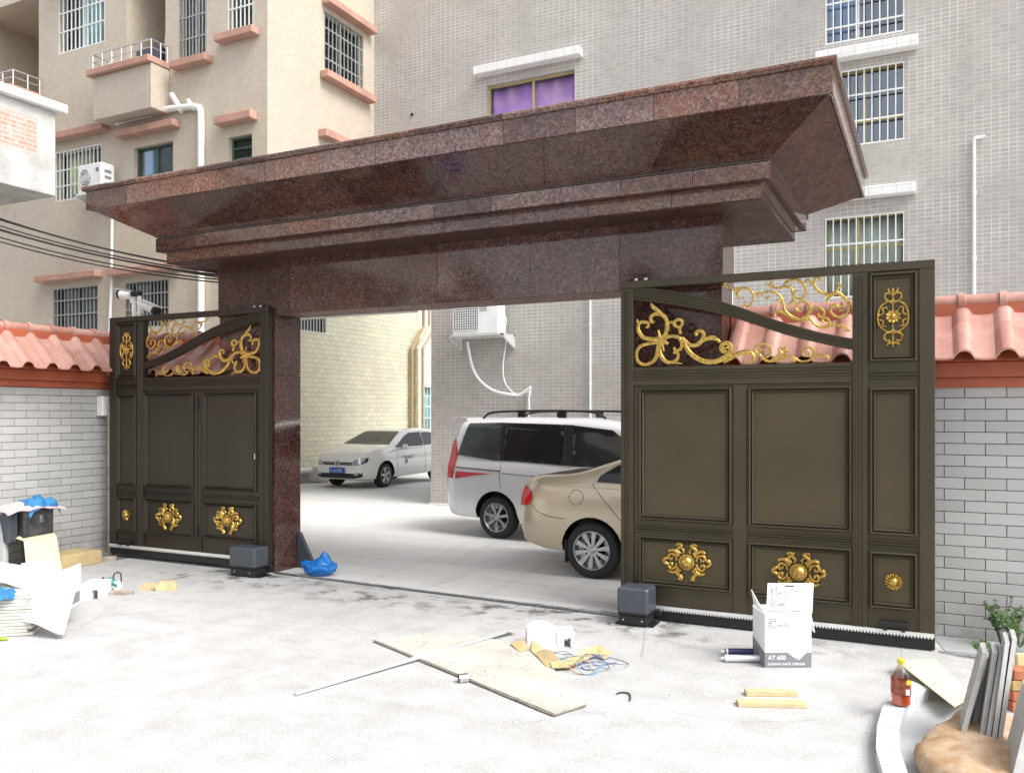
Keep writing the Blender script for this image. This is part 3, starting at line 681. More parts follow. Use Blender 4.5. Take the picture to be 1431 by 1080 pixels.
# ================================================================== STONE GATEWAY
gw = thing('stone_gateway', (-4.68, 7.8, 0), 'monumental gateway of polished red-brown granite with a wide flared canopy', 'gateway')
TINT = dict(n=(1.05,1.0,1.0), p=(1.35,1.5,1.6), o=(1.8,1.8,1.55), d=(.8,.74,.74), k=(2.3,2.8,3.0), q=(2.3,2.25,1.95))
def gpanel(parent, q, th, tint, mt='granite'): return MB().slab(q, th).build('granite_panel', M[mt], parent, color=TINT[tint])
XL, XR, YF, YB = -7.69, -1.67, 7.60, 8.05
GAP = .0022
def col(x0, x1):
    c = MB().box(x0+.02, x1-.02, YF+.02, YB-.02, 0, 3.0).build('column', M['grout'], gw)
    zs = [0, .32, .98, 1.62, 2.3, 2.998]
    for a, b in zip(zs, zs[1:]):
        t = random.choice('nnd')
        for q in (((x0,YF),(x1,YF)), ((x1,YF+.001),(x1,YB-.001)), ((x1,YB),(x0,YB)), ((x0,YB-.001),(x0,YF+.001))):
            (ax, ay), (bx, by) = q; d = Vector((bx-ax, by-ay, 0)).normalized()*GAP
            P = [(ax+d.x,ay+d.y,a+GAP),(bx-d.x,by-d.y,a+GAP),(bx-d.x,by-d.y,b-GAP),(ax+d.x,ay+d.y,b-GAP)]
            gpanel(c, P, -.019, random.choice('nnd'))
col(XL, -6.83); col(-2.53, XR)
bm_ = MB().box(XL+.02, XR-.02, YF+.02, YB-.02, 3.02, 3.64).build('beam', M['grout'], gw)
xs = [XL, -6.6, -5.52, -4.62, -3.55, -2.62, XR]
for i, (a, b) in enumerate(zip(xs, xs[1:])):
    gpanel(bm_, [(a+GAP,YF-.012,3.0),(b-GAP,YF-.012,3.0),(b-GAP,YF-.012,3.63),(a+GAP,YF-.012,3.63)], -.02, 'dnnppn'[i])
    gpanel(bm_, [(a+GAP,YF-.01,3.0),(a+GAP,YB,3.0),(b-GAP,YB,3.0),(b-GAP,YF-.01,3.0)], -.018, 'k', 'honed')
    gpanel(bm_, [(b-GAP,YB+.01,3.0),(a+GAP,YB+.01,3.0),(a+GAP,YB+.01,3.63),(b-GAP,YB+.01,3.63)], -.02, 'n')
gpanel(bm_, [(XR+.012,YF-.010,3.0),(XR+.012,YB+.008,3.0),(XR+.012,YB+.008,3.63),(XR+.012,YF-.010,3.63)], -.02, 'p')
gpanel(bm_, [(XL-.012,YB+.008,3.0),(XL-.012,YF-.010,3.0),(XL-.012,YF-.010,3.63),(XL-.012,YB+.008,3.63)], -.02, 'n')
cn = MB().box(XL-.38, XR+.38, YF-.38, 9.06, 3.634, 3.9).build('cornice', M['grout'], gw)
def tier(parent, o, yb, z0, z1, tints, under=True):
    x0, x1, y0 = XL-o, XR+o, YF-o; n = len(tints)
    for i in range(n):
        a, b = x0+(x1-x0)*i/n, x0+(x1-x0)*(i+1)/n
        gpanel(parent, [(a+GAP,y0,z0),(b-GAP,y0,z0),(b-GAP,y0,z1),(a+GAP,y0,z1)], -.02, tints[i])
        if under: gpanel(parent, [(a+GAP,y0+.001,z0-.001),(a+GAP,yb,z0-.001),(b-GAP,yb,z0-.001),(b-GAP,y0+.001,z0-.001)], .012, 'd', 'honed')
    for k in range(2):
        a, b = y0+(yb-y0)*k/2, y0+(yb-y0)*(k+1)/2
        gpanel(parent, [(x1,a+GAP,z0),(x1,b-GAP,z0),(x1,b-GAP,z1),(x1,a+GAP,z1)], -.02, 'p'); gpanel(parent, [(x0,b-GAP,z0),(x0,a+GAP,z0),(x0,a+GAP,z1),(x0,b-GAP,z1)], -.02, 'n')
tier(cn, .42, 9.10, 3.628, 3.745, 'oonppppoo')
tier(cn, .504, 9.30, 3.762, 3.90, 'nooqkkpkkoo')
MB().box(XL-.45, XR+.45, YF-.45, 9.2, 3.744, 3.764).build('shadow_gap', M['granite'], cn)
cp = MB().box(XL-.5, XR+.5, YF-.5, 9.5, 3.91, 4.43).build('canopy', M['grout'], gw)
O0, O1 = .47, 1.0; ZA, ZB = 3.903, 4.196; B0, B1 = 9.27, 9.9
def cx(f, o): return XL-o+(XR-XL+2*o)*f
n = 7
for i in range(n):
    f0, f1 = i/n, (i+1)/n
    gpanel(cp, [(cx(f0,O0)+GAP,YF-O0,ZA),(cx(f1,O0)-GAP,YF-O0,ZA),(cx(f1,O1)-GAP,YF-O1,ZB),(cx(f0,O1)+GAP,YF-O1,ZB)], -.02, 'ndndnnd'[i])
    gpanel(cp, [(cx(f1,O0),B0,ZA),(cx(f0,O0),B0,ZA),(cx(f0,O1),B1,ZB),(cx(f1,O1),B1,ZB)], -.02, 'n')
for sx, X0, X1 in ((1, XR+O0, XR+O1), (-1, XL-O0, XL-O1)):
    for k in range(2):
        f0, f1 = k/2, (k+1)/2; L0 = lambda f: YF-O0+(B0-YF+O0)*f; L1 = lambda f: YF-O1+(B1-YF+O1)*f
        q = [(X0,L0(f0)+GAP,ZA),(X0,L0(f1)-GAP,ZA),(X1,L1(f1)-GAP,ZB),(X1,L1(f0)+GAP,ZB)]
        gpanel(cp, q if sx > 0 else q[::-1], -.02, 'n', 'honed')
OF = 1.03; fx0, fx1, fy0, fy1 = XL-OF, XR+OF, YF-OF, 9.95
tt = 'nooqqokkpkkpkqon'[:12]; tt = 'nqqoqkkkpkqo'; n = len(tt)
for i in range(n):
    a, b = fx0+(fx1-fx0)*i/n, fx0+(fx1-fx0)*(i+1)/n
    gpanel(cp, [(a+GAP,fy0,4.19),(b-GAP,fy0,4.19),(b-GAP,fy0,4.395),(a+GAP,fy0,4.395)], -.02, tt[i])
    gpanel(cp, [(b-GAP,fy1,4.19),(a+GAP,fy1,4.19),(a+GAP,fy1,4.395),(b-GAP,fy1,4.395)], -.02, 'n')
for k in range(3):
    a, b = fy0+(fy1-fy0)*k/3, fy0+(fy1-fy0)*(k+1)/3
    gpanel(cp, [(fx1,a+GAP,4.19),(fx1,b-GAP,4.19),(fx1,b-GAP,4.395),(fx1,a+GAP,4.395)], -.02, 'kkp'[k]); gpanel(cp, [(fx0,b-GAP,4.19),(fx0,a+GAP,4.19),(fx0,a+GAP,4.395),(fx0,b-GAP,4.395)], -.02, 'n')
# flat lip between the flare and the fascia, body above, bullnose coping in lengths
m = MB(); m.box(fx0+.021, fx1-.021, fy0+.021, YF-O1+.05, 4.192, 4.21); m.box(fx0+.021, fx0+.1, fy0+.021, fy1-.021, 4.211, 4.39); m.box(fx1-.1, fx1-.021, fy0+.021, fy1-.021, 4.211, 4.39)
m.box(fx0+.021, fx1-.021, fy0+.021, fy0+.1, 4.2105, 4.389); m.build('lip', M['granite'], cp, color=TINT['n'])
m = MB()
n = 9
for i in range(n):
    a, b = fx0-.03+(fx1-fx0+.06)*i/n, fx0-.03+(fx1-fx0+.06)*(i+1)/n
    MB().prism([(a+.0006,fy0+.4,4.397),(a+.0006,fy0-.02,4.397),(a+.0006,fy0-.033,4.406),(a+.0006,fy0-.038,4.424),(a+.0006,fy0-.033,4.442),(a+.0006,fy0-.018,4.452),(a+.0006,fy0+.4,4.452)], (b-a-.0012,0,0)).build('coping_stone', M['granite'], cp, color=TINT['pqnpopkqo'[i]])
for X in (fx1-.35, fx0-.035):
    MB().box(X, X+.385, fy0+.401, fy1+.03, 4.397, 4.452, .02).build('coping_stone', M['granite'], cp, color=TINT['p'])
MB().box(fx0+.36, fx1-.36, fy0+.39, fy1, 4.40, 4.445).build('roof_slab', M['cement'], cp)
# foot wedge against the left column, rail in the ground
m = MB(); m.prism([(-6.82,7.98,0),(-6.55,7.98,0),(-6.79,7.98,.42),(-6.82,7.98,.42)], (0,.05,0)); solo(m, 'stone_wedge', M['motor'], 'dark wedge-shaped slab leaning against the foot of the left column', 'stone slab')
tr = thing('gate_rail', (-4.6,7.5,0), 'thin metal gate rail set across the driveway', 'rail')
a, b = PZ(385,800.5,.004), PZ(868,861,.004); n_ = Vector((b.y-a.y, a.x-b.x, 0)).normalized()
m = MB(); m.hexa([a-n_*.028, b-n_*.028, b+n_*.028, a+n_*.028], [p+Vector((0,0,.004)) for p in (a-n_*.028, b-n_*.028, b+n_*.028, a+n_*.028)]); m.build('channel', M['motor'], tr)
m = MB(); m.tube([a+Vector((0,0,.009)), b+Vector((0,0,.009))], .009, 6); m.build('rail', M['steel'], tr)
for s, (p, q) in enumerate((((1312,911),(1372,922)),)):
    a, b = PZ(*p,.004), PZ(*q,.004); m = MB(); m.tube([a, b+(b-a)*2], .012, 6); m.build('rail', M['steel'], tr)
# ================================================================== GATE LEAVES
OS = 4.336
def oc(p): return PY(880 + p[0]/OS, 380 + p[1]/OS, 7.34)       # ornament tracing -> plane of the right leaf
SC_LOW = [  # (points, start radius, middle radius, end radius) of the big lower scroll
 ([(163,408),(120,405),(75,395),(45,360),(42,320),(60,303),(95,305),(105,325),(90,337)], 14, 12, 8),
 ([(36,285),(38,310),(44,330)], 3, 6, 8),
 ([(180,400),(208,375),(217,330),(210,280),(180,255),(140,255),(118,275),(122,300),(140,300)], 13, 12, 9),
 ([(122,180),(130,205),(165,235),(195,265)], 4, 13, 10),
 ([(205,380),(225,340),(225,305),(260,305)], 8, 8, 8),
 ([(300,345),(280,330),(262,318),(268,295),(295,287),(312,305),(300,330),(295,352),(300,375)], 9, 10, 9),
 ([(165,425),(110,432),(55,450),(30,495),(40,540),(80,562),(125,548),(152,515),(160,470),(168,430)], 11, 12, 11),
 ([(180,425),(172,470),(185,515),(220,545),(262,540),(285,515),(278,488),(255,490)], 11, 12, 8),
 ([(235,545),(280,550),(310,556)], 9, 6, 3),
 ([(185,415),(225,390),(275,390),(300,410),(308,440),(295,470),(265,472),(262,455)], 11, 11, 8),
 ([(150,400),(175,410),(205,425),(225,435)], 14, 17, 8),
 ([(165,350),(170,380),(178,410),(190,445),(198,480)], 5, 11, 5),
 ([(310,395),(330,440),(350,480),(390,515),(445,540),(510,542),(560,520),(598,490),(605,455),(590,432),(560,436),(548,460),(560,480),(580,475)], 11, 17, 12),
 ([(575,455),(576,460),(577,465)], 20, 22, 20),
 ([(320,405),(355,440),(400,440),(430,415),(470,402),(515,405),(540,425)], 10, 15, 8),
 ([(375,450),(410,430),(438,395),(438,368),(415,355),(392,368),(400,385)], 10, 12, 8),
 ([(455,400),(490,388),(520,395)], 7, 8, 4),
 ([(560,545),(610,520),(660,492),(705,487),(738,500),(745,525),(728,545)], 10, 15, 10),
 ([(590,525),(620,500),(665,485)], 8, 9, 4),
 ([(770,500),(752,470),(765,445),(800,437),(838,450),(848,485),(830,512),(795,515),(778,490),(795,470),(815,480)], 7, 8, 6),
 ([(790,520),(840,540),(900,530),(950,515),(985,520),(998,545)], 7, 9, 6),
 ([(850,530),(885,515),(905,490)], 6, 9, 5),
 ([(905,525),(930,500),(945,475),(928,460),(905,465)], 5, 12, 8),
 ([(930,500),(905,480),(900,460)], 6, 10, 6),
 ([(990,515),(1030,540),(1080,535),(1112,505),(1108,470),(1075,455),(1045,470),(1045,500),(1070,508),(1085,490),(1070,480)], 6, 8, 5),
 ([(1095,525),(1110,500),(1135,482)], 6, 8, 4),
 ([(1110,515),(1150,505),(1190,508),(1203,530),(1190,545)], 6, 9, 6)]
SC_UP = [
 ([(560,65),(575,85),(620,100),(680,95),(720,105),(745,140),(735,180),(710,205),(690,195),(695,178)], 5, 8, 5),
 ([(565,75),(575,60),(590,68)], 5, 6, 5),
 ([(640,100),(630,130)], 6, 7), ([(680,100),(655,110),(645,135),(665,155),(685,150)], 6, 7, 5),
 ([(735,170),(755,130),(785,125)], 5, 6, 5), ([(770,150),(775,125),(795,125),(800,145)], 5, 6, 5),
 ([(790,140),(815,120),(860,118),(905,145),(925,190),(935,235),(975,270),(1030,285),(1075,255),(1088,215),(1070,182),(1030,178),(1003,200),(1005,228),(1030,235),(1040,215)], 6, 11, 7),
 ([(815,160),(835,155),(840,138)], 6, 7, 5),
 ([(875,175),(895,172),(915,185)], 5, 7, 5),
 ([(870,260),(880,240),(905,237),(945,262)], 6, 9, 8), ([(868,255),(880,268)], 6, 5, 4),
 ([(820,65),(845,85),(890,95),(925,85),(945,60),(985,45),(1030,55),(1060,95),(1055,140),(1025,158),(993,145),(995,120),(1015,115)], 6, 9, 6),
 ([(835,50),(855,45),(850,65),(830,75)], 5, 7, 5), ([(870,95),(855,80),(835,85)], 5, 6, 4),
 ([(930,85),(960,90),(980,110),(985,150),(990,180)], 7, 9, 7), ([(945,95),(975,80)], 6, 7),
 ([(955,200),(975,180),(1000,175)], 6, 9), 
 ([(1045,75),(1065,50),(1090,55),(1100,75),(1085,80)], 5, 7, 5),
 ([(1140,55),(1150,40),(1130,32),(1112,50),(1118,85),(1150,120),(1200,135),(1250,125),(1295,150),(1325,195),(1320,245),(1285,272),(1240,265),(1212,235),(1222,205),(1250,198),(1265,215)], 6, 11, 7),
 ([(1300,200),(1275,205),(1270,235),(1290,230)], 6, 7, 5),
 ([(1250,60),(1275,75),(1262,95),(1250,110),(1275,135),(1305,170)], 5, 9, 8),
 ([(1200,140),(1190,170),(1200,190)], 7, 8, 5), ([(1230,140),(1195,155)], 6, 7),
 ([(1085,255),(1095,225),(1130,213),(1168,230),(1172,262),(1145,270),(1138,250)], 6, 9, 6),
 ([(1085,270),(1110,310),(1160,335),(1200,325),(1205,295),(1180,275),(1160,290)], 6, 10, 6),
 ([(1040,300),(1055,285),(1080,290),(1085,275)], 5, 7, 5),
 ([(1150,300),(1165,295),(1180,315)], 5, 6, 5),
 ([(1200,325),(1240,322),(1285,325),(1315,345),(1300,358)], 7, 9, 6), ([(1240,300),(1215,325)], 5, 8, 6),
 ([(1315,350),(1332,358)], 4, 5)]
def strokes(m, lst, fu, y, kr=1., flat=.65, n=7):
    for st in lst:
        pts = st[0]; ra, rb = st[1], st[2]; rc = st[3] if len(st) > 3 else rb
        if len(pts) == 2: pts = [pts[0], ((pts[0][0]+pts[1][0])/2, (pts[0][1]+pts[1][1])/2), pts[1]]
        P = smoothline([Vector((p[0], p[1], 0)) for p in pts], 4); k = len(P)
        rad = []
        for i in range(k):
            t = i/(k-1); rad.append((ra + (rb-ra)*min(1, t*2.5) if t < .4 else rb + (rc-rb)*(t-.4)/.6) * kr)
        rad[0] *= .75; rad[-1] *= .9
        m.tube([fu(p.x, p.y, y) for p in P], rad, n, flat=((0,1,0), flat))
PXM = .00136           # metres per tracing unit
def leaf(x0, y0, sgn, W, z0, label, dark):
    lf = thing('gate_leaf', (x0 + sgn*W/2, y0 + .04, 0), label, 'gate', 'bronze sliding gate leaves')
    ks = W / 2.56; T = lambda u, d, z: (x0 + sgn*u*ks, y0 + d, z + z0)
    fr = M['bronze_dark' if dark else 'bronze']; pl = M['bronze_dark' if dark else 'bronze_plate']
    def bar(u0, u1, a, b, d0=0., d1=.08, name='frame_bar', c=.004): return MB(T).box(u0, u1, d0, d1, a, b, c).build(name, fr, lf)
    st = bar(0, .115, .1, 2.978, 0, .085, 'stile'); bar(2.45, 2.56, .1, 2.978, 0, .085, 'stile'); bar(1.962, 2.075, .1, 2.978, -.002, .08, 'stile')
    for uu in ((.03,.055,.08), (1.99,2.018,2.046)):
        for u in uu: MB(T).tube([(u,-.002,.14),(u,-.002,2.95)], .008, 6).build('ridge_bead', fr, lf, smooth=40)
    MB(T).box(0, 2.56, 0, .08, 2.979, 3.045, .004).build('top_rail', fr, lf)
    MB(T).box(.116, 1.961, .004, .07, 2.10, 2.262, .003).build('mid_rail', fr, lf)
    for k in range(4): MB(T).tube([(.12,.004,2.16+.025*k),(1.958,.004,2.16+.025*k)], .0085, 6).build('ridge_bead', fr, lf, smooth=40)
    for k in range(3):
        MB(T).tube([(.14,.012,.80+.02*k),(1.955,.012,.80+.02*k)], .0075, 6).build('ridge_bead', fr, lf, smooth=40)
        MB(T).tube([(2.085,.012,.79+.024*k),(2.44,.012,.79+.024*k)], .0075, 6).build('ridge_bead', fr, lf, smooth=40)
        MB(T).tube([(2.085,.012,2.13+.026*k),(2.44,.012,2.13+.026*k)], .0075, 6).build('ridge_bead', fr, lf, smooth=40)
    MB(T).box(.116, 1.961, .02, .065, .101, 2.099).build('backing_sheet', fr, lf)
    MB(T).box(2.076, 2.449, .02, .065, .101, 2.978).build('backing_sheet', fr, lf)
    MB(T).box(0, 2.56, .012, .075, .012, .099, .003).build('skirt', M['black_metal'], lf)
    def panel(a, b, c, d):
        prof = [(-.004,.0205),(0,.0),(.010,-.010),(.018,-.002),(.024,.010),(.034,-.004),(.044,.006),(.05,.019),(.055,.019)]
        MB(T).rectloft(a, b, c, d, prof, False).build('moulding', fr, lf, recalc=False)
        MB(T).rectloft(a, b, c, d, [(.054,.0195),(.075,.0195)], True).build('panel', pl, lf, recalc=False)
    P = [(.170,.995,.897,2.072),(1.137,1.955,.888,2.072),(.170,.995,.314,.752),(1.137,1.955,.300,.757),(2.09,2.435,.885,2.053),(2.09,2.435,.30,.75),(2.09,2.435,2.262,2.965)]
    for p in P: panel(*p)
    # mullion between the panels
    MB(T).box(1.01, 1.122, .006, .03, .103, 2.095, .003).build('frame_bar', fr, lf)
    # sweeping arch bar with reeded beads
    up = [(15,92),(150,100),(300,122),(450,150),(560,180),(700,225),(850,280),(1000,325),(1150,365),(1338,402)]
    lo = [(15,168),(200,190),(400,222),(560,258),(700,300),(850,350),(1000,395),(1150,430),(1250,452),(1338,470)]
    def tr_(L):
        q = [oc(p) for p in L]; q = smoothline([Vector((p.x + 2.53, 0, p.z)) for p in q], 3); q[0].x = .116; q[-1].x = 1.961; return q
    U, Lw = tr_(up), tr_(lo)
    ab = MB(T).ribbon([(p.x,.008,p.z) for p in U], [(p.x,.008,p.z) for p in Lw], (0,.06,0)).build('arch_bar', fr, lf)
    for q in (.1,.28,.5,.72,.9):
        MB(T).tube([(a.x+(b.x-a.x)*q, .008, a.z+(b.z-a.z)*q) for a, b in zip(U, Lw)], .009, 6).build('ridge_bead', fr, ab, smooth=40)
    def fu(x, y, d): p = oc((x, y)); return (p.x + 2.53, d, p.z)
    m = MB(T); strokes(m, SC_LOW, fu, .03, PXM*1.12); m.build('scroll_ornament', M['gold'], lf, smooth=50)
    m = MB(T); strokes(m, SC_UP, fu, .03, PXM*1.0); m.build('scroll_ornament', M['gold'], lf, smooth=50)
    # medallions on the lower panels
    def medal(cu, cz, s):
        f = lambda x, y, d: (cu + x*s, d, cz + y*s)
        m = MB(T); nn = 24
        m.lathe([(.005,-.045),(.028,-.042),(.04,-.034),(.046,-.024),(.052,-.02),(.053,.0),(.07,.002),(.072,.016)], (cu,.0,cz), (0,1,0), nn)
        b = m.build('medallion', M['gold'], lf, smooth=50)
        m = MB(T)
        for k in range(22):
            an = 2*math.pi*k/22; m.lathe([(.001,-.018),(.0055,-.015),(.0065,-.009),(.004,0)], (cu+.061*math.cos(an), .0, cz+.061*math.sin(an)), (0,1,0), 6)
        m.build('bead_ring', M['gold'], b, smooth=50)
        L = []
        for sx in (-1, 1):
            for sz in (-1, 1):
                L += [([(sx*.085,sz*.01),(sx*.10,sz*.05),(sx*.135,sz*.065),(sx*.16,sz*.045),(sx*.15,sz*.018),(sx*.128,sz*.022),(sx*.13,sz*.042)], .009, .011, .008),
                      ([(sx*.07,sz*.045),(sx*.09,sz*.085),(sx*.13,sz*.10),(sx*.165,sz*.085)], .010, .016, .008),
                      ([(sx*.165,sz*.03),(sx*.195,sz*.018),(sx*.215,0)], .008, .016, .006)]
            L += [([(sx*.055,.07),(sx*.085,.10),(sx*.065,.125),(sx*.04,.145),(sx*.075,.158),(sx*.09,.14)], .010, .014, .008),
                  ([(sx*.035,.075),(sx*.025,.10),(sx*.05,.12)], .007, .009, .006),
                  ([(sx*.05,-.07),(sx*.085,-.10),(sx*.06,-.125),(sx*.045,-.15),(sx*.075,-.15)], .010, .016, .010)]
        m = MB(T); strokes(m, L, lambda x, y, d: f(x, y, d), .006, 1.25, .8, 6); m.build('scroll_ornament', M['gold'], b, smooth=50)
    medal(.605, .545, 1.); medal(1.545, .535, 1.)
    # round boss and the tall cartouche of the narrow panels
    m = MB(T); cu, cz = 2.265, .52; m.lathe([(.004,-.03),(.018,-.028),(.024,-.02),(.028,-.022),(.034,-.016),(.036,.016)], (cu,0,cz), (0,1,0), 18)
    for k in range(16):
        an = 2*math.pi*k/16; p0 = (cu+.036*math.cos(an),.004,cz+.036*math.sin(an)); p1 = (cu+.062*math.cos(an),.008,cz+.062*math.sin(an)); m.tube([p0,p1], [.006,.011], 6)
    m.build('rosette', M['gold'], lf, smooth=50)
    cu, cz = 2.262, 2.615; m = MB(T)
    m.lathe([(.004,-.028),(.016,-.026),(.022,-.016),(.024,.01)], (cu,0,cz), (0,1,0), 14)
    for k in range(10):
        an = 2*math.pi*(k+.5)/10; m.tube([(cu+.02*math.cos(an),-.004,cz+.02*math.sin(an)),(cu+.045*math.cos(an),-.008,cz+.045*math.sin(an)),(cu+.062*math.cos(an),.006,cz+.062*math.sin(an))], [.006,.014,.003], 6, flat=((0,1,0),.6))
    L = []
    for sx in (-1, 1):
        L += [([(0,.10),(sx*.035,.12),(sx*.085,.09),(sx*.108,.03),(sx*.108,-.04),(sx*.08,-.09),(sx*.03,-.12),(0,-.105)], .007, .010, .008),
              ([(sx*.10,.01),(sx*.07,.03),(sx*.075,.065),(sx*.05,.075),(sx*.04,.055)], .007, .009, .006),
              ([(sx*.10,-.02),(sx*.07,-.035),(sx*.075,-.07),(sx*.045,-.075)], .007, .009, .006),
              ([(0,.13),(sx*.03,.12),(sx*.06,.15),(sx*.05,.185),(sx*.025,.18)], .008, .011, .007),
              ([(0,.165),(sx*.03,.20),(sx*.035,.225)], .007, .010, .005),
              ([(0,-.13),(sx*.04,-.125),(sx*.065,-.155),(sx*.05,-.19),(sx*.02,-.185)], .008, .012, .008),
              ([(0,-.205),(sx*.03,-.21),(sx*.045,-.225)], .010, .012, .007)]
    L += [([(0,-.24),(0,-.16),(0,-.06)], .012, .007, .006), ([(0,.06),(0,.15),(0,.225)], .006, .007, .013)]
    strokes(m, L, lambda x, y, d: (cu + x, d, cz + y), .008, 1., .8, 6)
    m.build('cartouche', M['gold'], lf, smooth=50)
    # toothed rack along the foot
    m = MB(T); m.box(.10, 2.555, -.012, .004, .112, .140)
    k = .11
    while k < 2.54: m.add([(k,-.011,.1125),(k+.018,-.011,.1125),(k+.013,-.011,.098),(k+.005,-.011,.098),(k,.003,.1125),(k+.018,.003,.1125),(k+.013,.003,.098),(k+.005,.003,.098)], [(0,1,2,3),(4,5,6,7),(0,1,5,4),(1,2,6,5),(2,3,7,6),(3,0,4,7)]); k += .0242
    m.build('toothed_rack', M['alu'], lf)
    m = MB(T); m.box(2.16, 2.38, -.03, .018, .165, .205, .004); m.box(2.19, 2.22, -.03, .018, .135, .165); m.box(2.32, 2.35, -.03, .018, .135, .165); m.lathe([(.012,-.008),(.012,0)], (2.27,-.03,.187), (0,1,0), 8)
    m.build('limit_bracket', M['black_metal'], lf)
    # guide rollers on the top edge near the inner end
    for k in range(4):
        u = .09 + .045*k; m = MB(T); m.box(u-.016, u+.016, .02, .06, 3.046, 3.052); m.cyl((u-.012,.04,3.062),(u+.012,.04,3.062), .010, n=8)
        m.build('guide_roller', M['alu' if k % 2 else 'black_metal'], lf, smooth=40)
    if dark:
        MB(T).box(.16, .172, -.03, .0, 1.28, 1.35, .003).build('handle', M['steel'], lf)
        for z in (1.93, .38): MB(T).cyl((1.065,-.004,z-.07),(1.065,-.004,z+.07), .013, n=8).build('hinge', M['black_metal'], lf, smooth=40)
        MB(T).box(1.062, 1.068, .002, .008, .11, 2.09).build('wicket_gap', M['black_metal'], lf)
    return lf
leaf(-2.525, 7.34, 1, 2.555, 0., 'nearer sliding gate leaf on the right, olive bronze panels with bright gold scrollwork', False)
leaf(-6.845, 7.50, -1, 2.66, .035, 'farther dark bronze sliding gate leaf on the left, before the left column', True)
# post strip behind the outer end of the left leaf
m = MB(); m.box(-9.62,-9.55,7.56,7.62,0,1.95,.005); solo(m, 'wooden_strip', M['oldwood'], 'narrow yellowish strip standing against the left wall beside the dark gate leaf', 'strip')
# ------------------------------------------------------------------ gate motors
def motor(cx, y0, y1, w, label, turn):
    t = thing('gate_motor', (cx, (y0+y1)/2, 0), label, 'gate motor', 'motors of the sliding gate', rz=0)
    MB().box(cx-w/2, cx+w/2, y0, y1, .105, .335, .02).build('cover', M['motor'], t)
    MB().box(cx-w/2+.006, cx+w/2-.006, y0+.006, y1-.004, .098, .118, .004).build('seam', M['black_metal'], t)
    MB().box(cx-w/2+.012, cx+w/2-.012, y0+.015, y1-.01, .012, .097, .008).build('base', M['black_metal'], t)
    m = MB(); m.box(cx-w/2-.03, cx+w/2+.03, y0+.05, y1, .0, .012); m.build('mounting_plate', M['black_metal'], t)
    for sx in (-1, 1): MB().lathe([(.004,-.008),(.008,-.006),(.009,0)], (cx+sx*w*.3, y0+.014, .055), (0,1,0), 8).build('bolt', M['steel'], t)
    m = MB(); m.lathe([(.03,-.015),(.034,-.012),(.034,.012),(.03,.015)], (cx+turn*(w/2+.02), y1-.02, .09), (0,1,0), 14); m.build('drive_gear', M['black_metal'], t)
    return t
a = PY(862, 865, 7.06); b = PY(907, 865, 7.06); motor((a.x+b.x)/2, 7.04, 7.30, b.x-a.x-.01, 'slate grey gate motor at the foot of the right gate leaf', 1)
a = PY(322, 797, 7.25); b = PY(358, 797, 7.25); motor((a.x+b.x)/2, 7.22, 7.46, b.x-a.x, 'slate grey gate motor at the foot of the left gate leaf', 1)
